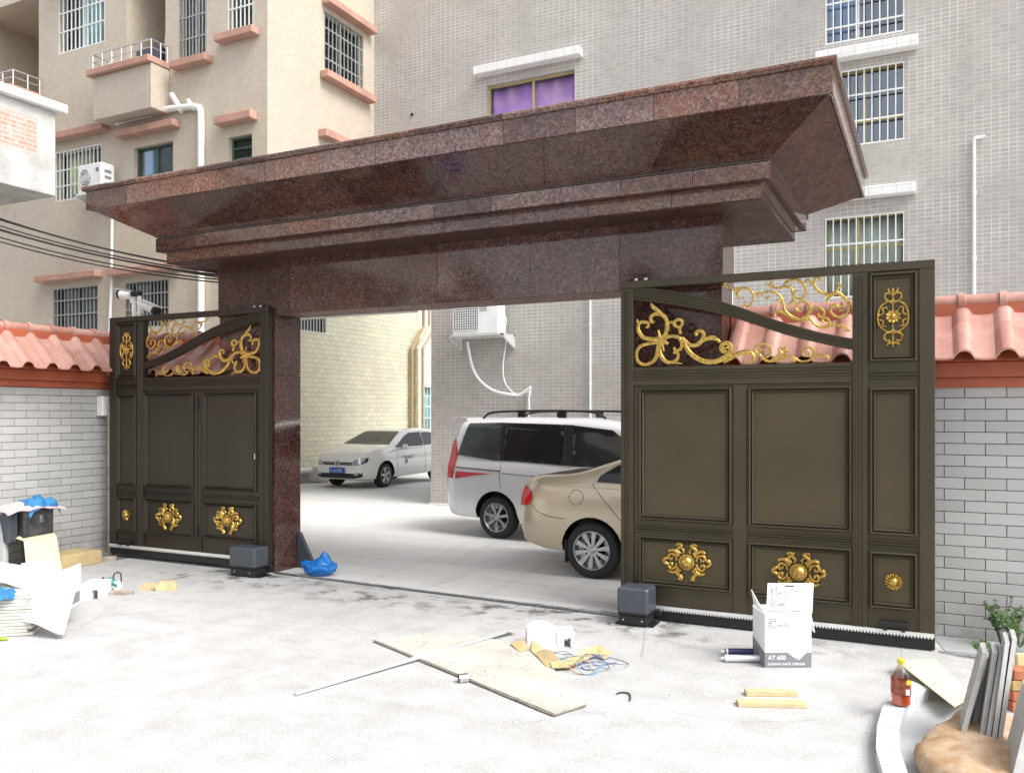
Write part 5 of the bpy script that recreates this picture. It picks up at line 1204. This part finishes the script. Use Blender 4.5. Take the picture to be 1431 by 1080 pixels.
# ------------------------------------------------------------------ board, strip, ring
pts = [(523,893),(774,996),(818,982),(799,961),(765,925),(724,899),(660,887),(598,884)]
P = [PZ(*p, .022) for p in pts]; P0 = [Vector((p.x, p.y, .004)) for p in P]
t = thing('gypsum_board', P0[1], 'dusty pale broken board lying flat in the middle of the driveway', 'board')
n = len(P); m = MB(); m.add(P0 + P, [tuple(range(n)), tuple(n+i for i in range(n))] + [(i,(i+1)%n,n+(i+1)%n,n+i) for i in range(n)]); m.build('sheet', M['board'], t)
edge = MB()
for i, j in ((0,1),(1,2)):
    a, b = P[i], P[j]; k = 14
    d = (b-a); nn = Vector((d.y,-d.x,0)).normalized()
    pts2 = [a + d*(q/k) + nn*(.003+random.uniform(0,.006)) + UP*random.uniform(-.012,-.008) for q in range(k+1)]; edge.tube(pts2, .0065, 5)
edge.build('ragged_edge', M['boardedge'], t)
a, b = PZ(413, 970, .008), PZ(706, 883, .034); d = (b-a).normalized(); nn = d.cross(UP).normalized()*.022
m = MB(); m.hexa([a-nn*.6, a+nn*.6, b+nn*1.3, b-nn*1.3], [p + UP*.014 for p in (a-nn*.6, a+nn*.6, b+nn*1.3, b-nn*1.3)]); m.hexa([b-nn*2.2-d*.02+UP*.015, b+nn*2.2-d*.02+UP*.015, b+nn*2.6+d*.10+UP*.01, b-nn*1.8+d*.12+UP*.01], [b-nn*2.2-d*.02+UP*.022, b+nn*2.2-d*.02+UP*.022, b+nn*2.6+d*.10+UP*.017, b-nn*1.8+d*.12+UP*.017])
solo(m, 'metal_strip', M['alu'], 'long pale metal strip lying slantwise across the board', 'strip')
c = PZ(647, 947, .03); m = MB(); ax = (CR*.9+CF*.3).normalized(); u = ax.cross(UP)
for r0, r1 in ((.031,.027),):
    m.tube([c-ax*.03, c+ax*.035], r0, 16, cap=False); m.tube([c-ax*.03, c+ax*.035], r1, 16, cap=False)
solo(m, 'pipe_ring', M['steel'], 'short shiny metal pipe ring at the near edge of the board', 'ring', smooth=40)
# ------------------------------------------------------------------ foam packing, torn cardboard, wires
o_ = PZ(737, 906); F_ = frame(o_, R(4)); m = MB(F_)
m.add([(0,0,0),(.23,0,0),(.23,.2,0),(0,.2,0),(.005,.02,.135),(.05,.03,.165),(.12,.03,.172),(.23,.02,.145),(.23,.19,.145),(.12,.19,.18),(.05,.19,.17),(.005,.19,.14)], [(0,1,2,3),(0,1,7,6,5,4),(3,2,8,9,10,11),(4,5,10,11),(5,6,9,10),(6,7,8,9),(1,2,8,7),(0,3,11,4)])
m.box(.231, .29, -.01, .2, 0, .125, .006); m.box(.29, .375, -.01, .2, .075, .124, .006); m.box(.345, .375, -.01, .2, 0, .075, .006)
solo(m, 'foam_packing', M['foam'], 'white moulded foam packing block beside the tangle of wires', 'foam', base=o_)
def crumple(path, w0, zs, mat, name, label, cat, th=.003, seed=1):
    rnd = random.Random(seed); A = []; B = []
    n = len(path)
    for i, p in enumerate(path):
        q = PZ(*p, .006); a = Vector(path[min(i+1,n-1)]) - Vector(path[max(i-1,0)])
        dd = (PZ(*path[min(i+1,n-1)], .006) - PZ(*path[max(i-1,0)], .006)); nn = dd.cross(UP).normalized()*w0*.5
        z = zs[i % len(zs)]
        A.append(q - nn + UP*(z + rnd.uniform(0,.02))); B.append(q + nn + UP*(z*.4 + rnd.uniform(0,.012)))
    m = MB(); m.ribbon(A, B, (0,0,th)); return solo(m, name, mat, label, cat)
crumple([(722,903),(733,912),(742,908),(752,913),(762,922),(772,933),(783,934)], .11, [.05,.02,.06,.03,.055,.03,.02], M['card'], 'cardboard_scrap', 'crumpled tan cardboard scrap lying left of the coiled wires', 'cardboard', seed=3)
crumple([(770,935),(790,934),(805,928),(820,921),(835,917),(850,922)], .085, [.03,.015,.03,.05,.06,.03], M['card'], 'cardboard_scrap', 'torn tan cardboard strip lying under the coloured wires on the right', 'cardboard', seed=5)
cols = {'w_blue': (.03,.08,.30), 'w_red': (.50,.10,.06), 'w_yel': (.70,.62,.30), 'w_grn': (.12,.30,.28), 'w_lb': (.10,.40,.62), 'w_wh': (.8,.8,.78), 'w_dk': (.06,.08,.14)}
for k, v in cols.items(): M[k] = simple('wire_'+k[2:], v, .4)
t = thing('wire_tangle', PZ(795, 930), 'tangle of thin coloured wires lying on torn cardboard', 'wires')
rnd = random.Random(11)
for i, (cxp, cyp, rx, ry, mt) in enumerate(((783,922,.17,.14,'w_dk'),(786,926,.12,.12,'w_grn'),(790,928,.10,.16,'w_dk'),(806,936,.10,.10,'w_yel'),(814,938,.11,.08,'w_red'),(824,935,.12,.13,'w_lb'),(838,933,.13,.12,'w_blue'),(846,930,.16,.17,'w_dk'),(830,931,.10,.14,'w_blue'),(808,932,.09,.13,'w_wh'),(820,939,.08,.07,'w_lb'))):
    c = PZ(cxp, cyp); P = []; ph = rnd.uniform(0, 6)
    for k in range(13):
        an = ph + k*2*math.pi*1.08/12; q = 1 + .12*math.sin(an*2+i); P.append(c + CR*rx*q*math.cos(an) + CF*ry*q*math.sin(an) + UP*(.03 + .028*math.sin(an*1.5+i)))
    MB().tube(smoothline(P, 3), .0024, 5).build('wire', M[mt], t, smooth=60)
P = [PZ(*p, .008) for p in ((861,969),(868,967),(878,968),(881,973),(880,979))]; solo(MB().tube(smoothline(P,3), [.003]+[.006]*11+[.003], 6), 'metal_hook', M['motor'], 'small dark bent hook lying alone right of the wires', 'hook')
# clear plastic scraps on the board
M['clear'] = simple('crumpled_clear_film', (.45,.52,.54), .2, .0, var=.4, scale=30)
m = MB(); rnd = random.Random(4)
for k in range(16):
    c = PZ(rnd.uniform(672,702), rnd.uniform(932,946), .027); s_ = rnd.uniform(.006,.016); m.add([c + Vector((rnd.uniform(-s_,s_), rnd.uniform(-s_,s_), rnd.uniform(0,s_))) for _ in range(4)], [(0,1,2),(0,2,3),(0,1,3)])
tag(m.build('film_scraps', M['clear']), 'little bits of crumpled clear film scattered on the pale board', 'scraps', kind='stuff')
# ------------------------------------------------------------------ pine offcuts
for p, L, w_, h_, rz, lab in (((1043,973),.335,.07,.035,R(-2),'shorter pine offcut lying behind its twin in front of the carton'), ((1032,988),.425,.08,.03,R(-3),'longer pine offcut lying nearest in front of the white carton')):
    o_ = PZ(*p); m = MB(frame(o_, rz)); m.box(0, L, 0, w_, .001, h_, .003); solo(m, 'wood_offcut', M['wood'], lab, 'wood', 'pine offcuts in front of the carton', base=o_)
# ------------------------------------------------------------------ kerb, bed, boulder, stone slabs
out = [(1262,1130),(1236,1086),(1224,1044),(1225.5,1013),(1233,987),(1252,965),(1275.5,951)]
inn = [(1300,1130),(1271,1086),(1258,1049),(1256.7,1018),(1265.5,988),(1280,973),(1298,961)]
O_ = [PZ(*p, .08) for p in out]; I_ = [PZ(*p, .08) for p in inn]
t = thing('curved_kerb', (O_[2].x, O_[2].y, 0), 'curved kerb of white glazed blocks round the bed at the lower right', 'kerb')
M['kerb'] = m_stone('white_glazed_kerb', (.66,.69,.71), (.56,.60,.62), 5, .4, .12)
for k in range(len(O_)-1):
    d = (O_[k+1]-O_[k]).normalized()*.003; q = [O_[k]+d, O_[k+1]-d, I_[k+1]-d, I_[k]+d]
    MB().hexa([Vector((p.x,p.y,.0)) for p in q], q).build('kerb_block', M['kerb'], t)
bp_ = [Vector((p.x, p.y, .008)) for p in I_] + [Vector((.9,6.3,.008)), Vector((2.4,5.6,.008)), Vector((2.2,3.4,.008))]
m = MB(); m.add(bp_, [tuple(range(len(bp_)))]); tag(m.build('planting_bed', M['cement'], recalc=False), kind='structure')
def blob(outline, zt, name, mat, label, cat, z0=0., seed=0, bulge=.12, nz=.017):
    top = [PZ(*p, zt) for p in outline]; c = sum(top, Vector())/len(top); top = smoothline(top, 3, closed=True); n = len(top); V = []; F = []
    prof = [(1-bulge, z0), (1.0, z0+(zt-z0)*.25), (1.03, z0+(zt-z0)*.55), (.99, z0+(zt-z0)*.85), (.90, zt), (.6, zt+.008), (.3, zt+.01)]
    for s_, z in prof:
        for p in top:
            q = c + (p-c)*s_; q.z = z; q += mnoise.noise_vector(q*7 + Vector((seed,0,0)))*nz*2 + mnoise.noise_vector(q*22)*nz*.5; V.append(q)
    for i in range(len(prof)-1):
        for k in range(n): F.append((i*n+k, i*n+(k+1)%n, (i+1)*n+(k+1)%n, (i+1)*n+k))
    F.append(tuple((len(prof)-1)*n+k for k in range(n))); F.append(tuple(range(n)))
    m = MB(); m.add(V, F); return solo(m, name, mat, label, cat, smooth=50)
blob([(1284,1042),(1288,1026),(1303,1012),(1325,1000),(1350,990),(1380,986),(1415,992),(1445,1015),(1450,1060),(1430,1088),(1385,1092),(1335,1080),(1298,1060)], .15, 'boulder', M['boulder'], 'flat tan sandstone boulder in the bed at the lower right corner', 'stone')
SL = [((1346,1026),(1377,912),4.52,.030,'leftmost leaning granite slab of the row on the boulder'), ((1357,1026),(1385,926),4.62,.026,'shadowed granite slab just right of the leftmost leaning slab'),
      ((1373,1028),(1391,912),4.46,.027,'third leaning granite slab, first of the tight pack on the boulder'), ((1380,1038),(1400,915),4.42,.024,'fourth leaning granite slab, second of the tight pack'),
      ((1388,1043),(1408,897),4.40,.024,'tall granite slab with a bright top in the tight pack, left of the tallest'), ((1396,1044),(1418,893),4.40,.026,'tallest, rightmost granite slab of the tight pack on the boulder'),
      ((1413,1120),(1447,985),3.95,.05,'thick granite slab cut by the lower right corner of the picture')]
for k, (pb, pt, tt_, th, lab) in enumerate(SL):
    a, b = PT(*pb, tt_), PT(*pt, tt_ + .10); rr_ = a - E0; rr_.z = 0; dpt = rr_.normalized()*.24 - CR*.012; x_ = CR*th*.5
    if k == 6: dpt = rr_.normalized()*.45 - CR*.03
    m = MB(); m.hexa([a-x_, a+x_, a+x_+dpt, a-x_+dpt], [b-x_, b+x_, b+x_+dpt, b-x_+dpt])
    solo(m, 'stone_slab', M['slabstone'], lab, 'stone slab', 'granite slabs leaning in the bed', base=a)
for k, (p, lab) in enumerate((((1412,1022),'lowest'),((1413,1004),'second'),((1412,987),'third'),((1414,971),'topmost'))):
    z = .02 + .062*k; o_ = PT(p[0]+3, p[1], 4.9); o_.z = z + .10; m = MB(frame(o_, R(8-4*k))); m.box(0, .22, 0, .11, .001, .058, .004)
    solo(m, 'loose_brick', M['brick' if k != 2 else 'yellowstone'], '%s brick of the small pile behind the granite slabs' % lab, 'brick', 'bricks piled at the right edge', base=o_)
m = MB(frame(PT(1421, 1000, 5.2) * 1, 0)); m.box(0, .12, 0, .03, 0, .38, .006); solo(m, 'plank', M['wood'], 'upright pale plank at the right edge behind the granite slabs', 'plank')
# yellow cardboard sheet
q = [PZ(1253,923,.09), PZ(1306,921,.02), PZ(1362,972,.03), PZ(1334,987,.115)]
m = MB(); m.slab(q, .005); solo(m, 'cardboard_sheet', M['cardpale'], 'pale yellow cardboard sheet lying between the bottle and the granite slabs', 'cardboard')
# bottle
c = PZ(1259, 984, .082); t = thing('drink_bottle', c, 'plastic bottle with a yellow cap and a red-brown label, standing on the kerb', 'bottle')
M['pet'] = m_glass('clear_bottle_plastic', (.96,.90,.80), .10, .06); M['juice'] = simple('red_orange_liquid', (.60,.09,.03), .15, bump=0); M['label_'] = simple('red_brown_label', (.26,.07,.04), .45, var=.6, scale=35); M['cap'] = simple('yellow_cap', (.75,.62,.05), .4)
MB().lathe([(.045,0),(.056,.008),(.056,.16),(.05,.185),(.034,.215),(.02,.235),(.018,.255)], c, (0,0,1), 20).build('bottle_body', M['pet'], t, smooth=50)
MB().lathe([(.04,.004),(.052,.01),(.052,.066)], c, (0,0,1), 18).build('liquid', M['juice'], t, smooth=50)
m = MB(); m.tube([c+UP*.07, c+UP*.165], .0575, 20, cap=False); m.build('label', M['label_'], t, smooth=50)
MB().lathe([(.021,.25),(.022,.252),(.022,.275),(.018,.279)], c, (0,0,1), 16).build('cap', M['cap'], t, smooth=40)
m = MB(); s0 = c - CF*.059; m.hexa([s0+CR*.002+UP*.075, s0+CR*.026+UP*.075, s0+CR*.026+UP*.11, s0+CR*.002+UP*.11], [p - CF*.0015 for p in (s0+CR*.002+UP*.075, s0+CR*.026+UP*.075, s0+CR*.026+UP*.11, s0+CR*.002+UP*.11)]); m.build('white_sticker', M['paper'], t)
m = MB(); s0 = c - CF*.055 + CR*.022; m.lathe([(.004,0),(.017,.002)], s0+UP*.15, -CF, 10); m.build('yellow_sticker', M['cap'], t)
# ------------------------------------------------------------------ weeds at the wall foot
def weed(base, h, n, spread, label, seed, grp='weeds along the right wall'):
    rnd = random.Random(seed); base = Vector(base); t = thing('weed', base, label, 'plant', grp); st = MB(); lv = MB()
    for i in range(n):
        an = rnd.uniform(0, 6.28); tip = base + Vector((math.cos(an)*spread*rnd.uniform(.3,1), math.sin(an)*spread*.5*rnd.uniform(.3,1), h*rnd.uniform(.55,1)))
        mid = base + (tip-base)*.5 + UP*h*.12; P = smoothline([base, mid, tip], 4); st.tube(P, .0022, 4)
        for k in range(3, len(P)):
            for _ in range(4):
                d = Vector((rnd.uniform(-1,1), rnd.uniform(-1,1), rnd.uniform(-.2,.9))).normalized(); L = rnd.uniform(.018,.04); sd2 = d.orthogonal().normalized()*L*.25; p = P[k]
                lv.add([p, p+d*L*.5+sd2, p+d*L, p+d*L*.5-sd2], [(0,1,2,3)])
    st.build('stems', M['leaf'], t); o = lv.build('leaves', M['leaf'], t, recalc=False); o['kind'] = 'stuff'
weed(PY(1399, 903, 7.72), .38, 20, .17, 'feathery weed against the white tiles above the granite slabs', 1)
weed(PY(1425, 905, 7.6), .26, 24, .24, 'low bushy weed at the right edge behind the granite slabs', 2)
weed(PY(1372, 915, 7.3) * 1, .12, 9, .12, 'small low weed beside the end of the gate rail', 3)
# ------------------------------------------------------------------ blue bag by the column
c = PZ(446, 804); rnd = random.Random(9)
bmx = bmesh.new(); bmesh.ops.create_icosphere(bmx, subdivisions=4, radius=1.)
m = MB(); V = []
for v in bmx.verts:
    p = v.co.copy(); s_ = 1 + .30*mnoise.noise(p*1.8 + Vector((3,1,0))) + .12*mnoise.noise(p*5)
    x = p.x*.20*s_; y = p.y*.12*s_; z = max(0, (p.z*.5+.46)*.19*s_ + .10*max(0, 1-((x-.07)/.07)**2)*max(0,p.z)); V.append(c + CR*x + CF*y + UP*z)
m.add(V, [tuple(w_.index for w_ in f.verts) for f in bmx.faces]); bmx.free()
solo(m, 'plastic_bag', M['blue'], 'bright blue plastic bag crumpled at the foot of the left column', 'bag', smooth=60)
# ------------------------------------------------------------------ left side: planks, tool, offcuts
def lump(p, L, w_, h_, rz, name, mat, lab, cat, grp=None, rag=.0):
    o_ = PZ(*p); f = frame(o_, rz); m = MB(f); n = 8
    A = []; rnd = random.Random(int(p[0]))
    V = []; F = []
    for i in range(n+1):
        x = L*i/n; e = .75 if i in (0, n) else 1
        for (y, z) in ((0,0),(w_,0),(w_,h_),(w_*.5,h_*1.05),(0,h_)): V.append(f(x + rnd.uniform(-rag,rag), y*e + rnd.uniform(-rag,rag)*.5, max(.001, z*e + rnd.uniform(-rag,rag)*.4)))
    for i in range(n):
        for k in range(5): F.append((i*5+k, i*5+(k+1)%5, i*5+5+(k+1)%5, i*5+5+k))
    F += [tuple(range(5)), tuple(n*5+k for k in range(5))]
    m = MB(); m.add(V, F); return solo(m, name, M[mat], lab, cat, grp, base=o_)
lump((130,785), .27, .09, .055, R(12), 'plank', 'oldwood', 'short weathered plank on the ground near the outer end of the left gate leaf', 'plank', rag=.008)
lump((195,825), .20, .10, .06, R(4), 'wood_chunk', 'wood', 'left half of a split pale wood chunk before the dark gate leaf', 'wood', 'split wood chunks before the dark leaf', .012)
lump((217,826), .20, .12, .085, R(14), 'wood_chunk', 'wood', 'right, redder half of the split wood chunk before the dark gate leaf', 'wood', 'split wood chunks before the dark leaf', .012)
lump((142,831), .30, .10, .03, R(-3), 'wood_chunk', 'oldwood', 'flat brown wood scrap lying under the small green tool', 'wood', rag=.01)
o_ = PZ(146, 824); f = frame(o_, R(-8)); t = thing('power_tool', o_, 'small green and white hand tool with a wire handle lying on the ground', 'tool')
MB().tube([f(0,.0,.10), f(.05,.0,.10), f(.16,.0,.05)], [.02,.04,.035], 10).build('tool_body', M['teal'], t, smooth=50)
MB().lathe([(.002,0),(.05,.004),(.05,.016),(.002,.02)], f(.16,-.03,.055), CF, 18).build('disc', M['plastic'], t, smooth=40)
MB().tube(smoothline([f(.10,.0,.07), f(.11,.0,.17), f(.18,.0,.18), f(.19,.0,.08)], 4), .007, 6).build('handle', M['black_metal'], t, smooth=40)
MB().tube([f(-.02,.0,.13), f(0,0,.10), f(-.005,0,.03)], .012, 6).build('switch_lever', M['black_metal'], t)
o_ = PZ(111, 838); f = frame(o_, R(6)); m = MB(f); m.box(0, .115, 0, .3, 0, .15, .006); m.box(.115, .20, 0, .3, .09, .15, .006); m.box(.17, .20, 0, .3, .0, .09, .006)
solo(m, 'foam_packing', M['foam'], 'white foam packing corner beside the stack of cartons at the left', 'foam', base=o_)
# workbench with cloths against the left wall
o_ = PX(22, 790, -9.35); o_.z = 0; fx = lambda u, d, z: Vector((-9.72 + d, o_.y + u, z))
t = thing('tool_stand', fx(.3,.2,0), 'stained black metal stand by the left wall with cloths on top', 'stand')
a_ = PX(20, 760, -9.35).y; b_ = PX(76, 760, -9.35).y; yy = lambda u: u
m = MB(); m.box(-9.75, -9.35, a_+.12, b_, .40, .74, .02); m.build('cabinet', M['bench'] if 'bench' in M else simple('stained_black_sheet', (.05,.05,.05), .6, .1, var=.7, scale=9), t)
m = MB(); m.box(-9.75, -9.42, a_-.02, a_+.10, .36, .73, .02); m.build('side_box', M['motor'], t)
for x, y in ((-9.37, a_+.13), (-9.37, b_-.04), (-9.72, a_+.13), (-9.72, b_-.04)): MB().box(x-.018, x+.018, y-.018, y+.018, 0, .42).build('leg', M['black_metal'], t)
m = MB(); m.box(-9.345, -9.33, a_+.30, a_+.34, .58, .66, .003); m.build('latch', M['steel'], t)
def cloth(c, rx, ry, h, mat, name, lab, seed, drop=.0):
    V = []; F = []; n = 14; rnd = Vector((seed*3.7, 0, 0))
    for i in range(n+1):
        for j in range(n+1):
            u, v = i/n*2-1, j/n*2-1; q = mnoise.noise(Vector((u*2.2, v*2.2, 0)) + rnd); e = 1 + .25*mnoise.noise(Vector((u, v, 3)) + rnd)
            z = h*(.5+q)*max(0, 1-.6*(u*u+v*v)) + .012; ov = max(0, abs(u)-.72) + max(0, abs(v)-.72); V.append(Vector(c) + Vector((u*rx*e, v*ry*e, z - drop*ov)))
    for i in range(n):
        for j in range(n): k = i*(n+1)+j; F.append((k, k+1, k+n+2, k+n+1))
    m = MB(); m.add(V, F); m.add([v - UP*.006 for v in V], F); return solo(m, name, mat, lab, 'cloth', smooth=70)
cloth((-9.52, (a_+b_)/2-.02, .745), .22, .34, .06, M['pinkcloth'], 'rag', 'pale pink patterned rag spread over the black stand', 1, .10)
cloth((-9.48, (a_+b_)/2+.12, .785), .16, .20, .10, M['bluecloth'], 'blue_cloth', 'bright blue cloth heaped on top of the black stand', 2, .28)
q = [PX(37,798,-9.15), PX(86,796,-9.1), PX(78,748,-9.3), PX(33,756,-9.3)]
m = MB(); m.slab(q, .01); m.slab([q[3]+UP*.0, q[2], q[2]+Vector((-.15,.02,.05)), q[3]+Vector((-.15,-.02,.03))], .008); solo(m, 'cardboard_sheet', M['cardpale'], 'beige cardboard leaning on the black stand at the left wall', 'cardboard')
m = MB(); c = PX(86, 792, -9.2); m.box(-9.6, -9.2, c.y, c.y+.55, .0, .16, .01); solo(m, 'flattened_carton', M['card'], 'low brown carton on the ground right of the leaning cardboard', 'box')
m = MB(); a = PX(6, 800, -9.5); b = PX(4, 716, -9.6); m.tube([Vector((a.x,a.y,0)), b], .045, 8); m.tube([b-UP*.02, b+UP*.03], .075, 10); solo(m, 'post', M['cement'], 'slim grey post standing at the left edge by the wall', 'post', smooth=40)
# sheeted carton pile at the lower left
t = thing('white_carton', PZ(60, 880), 'big white opened carton whose flap hangs down at the lower left', 'box')
def PH(x, y, z): return PZ(x, y, z)
TA, TB = 7.15, 7.9
pts_f = [PT(-40,800,7.3), PT(0,812,7.25), PT(30,822,7.2), PT(62,825,7.2), PT(100,819,7.25), PT(113,812,7.3)]
pts_b = [PT(-40,778,8.3), PT(0,786,8.2), PT(32,791,8.2), PT(60,799,8.1), PT(86,797,8.1), PT(113,787,8.3)]
m = MB(); m.ribbon(smoothline(pts_f,3), smoothline(pts_b,3), (0,0,.006)); m.build('top_sheet', M['paper'], t, smooth=40)
f1 = [PT(31,824,7.19), PT(55,826,7.18), PT(80,824,7.19), PT(100,820,7.2)]; f2 = [PT(30,868,7.05), PT(48,871,6.98), PT(66,879,6.95), PT(82,886,6.93)]
m = MB(); m.ribbon(smoothline(f1,3), smoothline(f2,3), (0,.006,0)); m.build('hanging_flap', M['paper'], t, smooth=40)
m = MB(); e0, e1 = PT(103,815,7.22), PT(85,886,6.93); m.hexa([e0-CR*.03, e0+CR*.03, e1+CR*.02, e1-CR*.02], [e0-CR*.03+CF*.01, e0+CR*.03+CF*.01, e1+CR*.02+CF*.01, e1-CR*.02+CF*.01]); m.build('flap_edge', M['paper'], t)
m = MB(); q = [PT(97,850,7.4), PT(112,842,7.5), PT(112,814,7.5), PT(97,818,7.4)]; m.slab(q, .005); m.build('carton_side', M['paper'], t)
m = MB(); q = [PT(98,846,7.38), PT(111.5,839,7.48), PT(111.5,824,7.48), PT(100,832,7.38)]; m.slab(q, .002); m.build('grey_print', M['print'], t)
m = MB(); s0 = PT(66,800,7.75); text_mb(m, 'Q(E)1077', .05, lambda a, b: s0 + CR*a*.8 + UP*b*.7); m.build('handwriting', M['print'], t)
m = MB(); c = PT(55,795,8.0); m.box(c.x-.12, c.x+.12, c.y-.1, c.y+.1, 0, c.z+.06); solo(m, 'small_white_box', M['paper'], 'small white box poking up behind the white carton sheet', 'box')
# stack of tiles
tp = thing('tile_stack', PZ(0, 890), 'stack of pale floor tiles at the left edge under a coloured bag', 'tile stack')
o_ = PZ(34, 893); rnd = random.Random(2)
for k in range(13):
    f = frame(Vector((o_.x, o_.y, 0)) + CR*rnd.uniform(-.03,.02) + CR*(-.5), R(13) + rnd.uniform(-.02,.02)); m = MB(f); m.box(0, .5, 0, .5, .004+.0275*k, .004+.0275*k+.024, .003); m.build('floor_tile', M['tilepale'] if 'tilepale' in M else M['board'], tp)
cloth(PT(0, 830, 7.0), .09, .12, .06, M['bluecloth'], 'cloth_bag', 'blue and pale cloth bag lying on the stack of tiles at the left edge', 6, .2)
o_ = PZ(2, 895); m = MB(); m.tube([o_-CR*.1+UP*.015, o_+CR*.05+UP*.015], .013, 8); solo(m, 'yellow_handle', M['green_plastic'], 'lime yellow tool handle poking out below the tile stack', 'tool')
# ------------------------------------------------------------------ grit
rnd = random.Random(21); m = MB()
for k in range(1100):
    x, y = rnd.uniform(-9, 1.5), rnd.uniform(3.2, 7.3) if rnd.random() < .7 else rnd.uniform(7.0, 7.45)
    s_ = rnd.uniform(.002, .0055) * (2.2 if rnd.random() < .05 else 1); c = Vector((x, y, s_*.4))
    V = [c + Vector((rnd.uniform(.6,1)*a*s_, rnd.uniform(.6,1)*b*s_, rnd.uniform(.5,1)*d*s_)) for a, b, d in ((1,0,0),(-1,0,0),(0,1,0),(0,-1,0),(0,0,1),(0,0,-.4))]
    m.add(V, [(0,2,4),(2,1,4),(1,3,4),(3,0,4),(2,0,5),(1,2,5),(3,1,5),(0,3,5)])
tag(m.build('grit', M['cement']), 'scattered grit and crumbs of mortar on the pale concrete', 'grit', kind='stuff')
# ------------------------------------------------------------------ across the street, behind the photographer (it shows as the reflection in the polished granite)
ob = thing('opposite_building', (2, -17, 0), 'pale plain building across the street that only shows as a reflection', 'building')
m = MB(); m.box(-24, 16, -24, -17, 0, 5.); m.build('walls', M['interior'], ob)
for i in range(12): MB().box(-22.6+3*i, -21.1+3*i, -16.99, -16.9, 1.2, 2.7).build('window', M['dark'], ob)
M['tree'] = simple('tree_leaves', (.07,.11,.045), .6, var=.5, scale=3)
for k, (x, y, h, r, lab) in enumerate(((-5.0,-11.5,7.2,1.6,'bushy street tree behind the photographer, nearest to the right end of the beam reflection'), (-8.6,-12.5,6.6,1.3,'smaller street tree behind the photographer, middle of three'), (-15.5,-12,7.0,1.5,'street tree behind the photographer, farthest to the left'))):
    rnd = random.Random(30+k); t = thing('street_tree', (x, y, 0), lab, 'tree', 'street trees behind the photographer')
    tk = MB(); tk.tube([(x,y,0),(x+.1,y,h*.4),(x,y,h*.75)], [.16,.12,.05], 8); lv = MB()
    cs = [Vector((x+rnd.uniform(-1,1)*r*.7, y+rnd.uniform(-1,1)*r*.7, h-r*.9+rnd.uniform(-1,1)*r*.7)) for _ in range(11)]
    for c_ in cs:
        tk.tube([(x,y,h*.5), tuple(c_)], [.05,.015], 5)
        for _ in range(170):
            dd = Vector((rnd.gauss(0,1), rnd.gauss(0,1), rnd.gauss(0,1))).normalized(); p = c_ + dd*r*.5*rnd.uniform(.5,1); u = dd.orthogonal().normalized()*.11; v = dd.cross(u).normalized()*.07
            lv.add([p-u, p-v, p+u, p+v+dd*.05], [(0,1,2,3)])
    tk.build('trunk', M['oldwood'], t, smooth=40); o = lv.build('crown', M['tree'], t, recalc=False); o['kind'] = 'stuff'
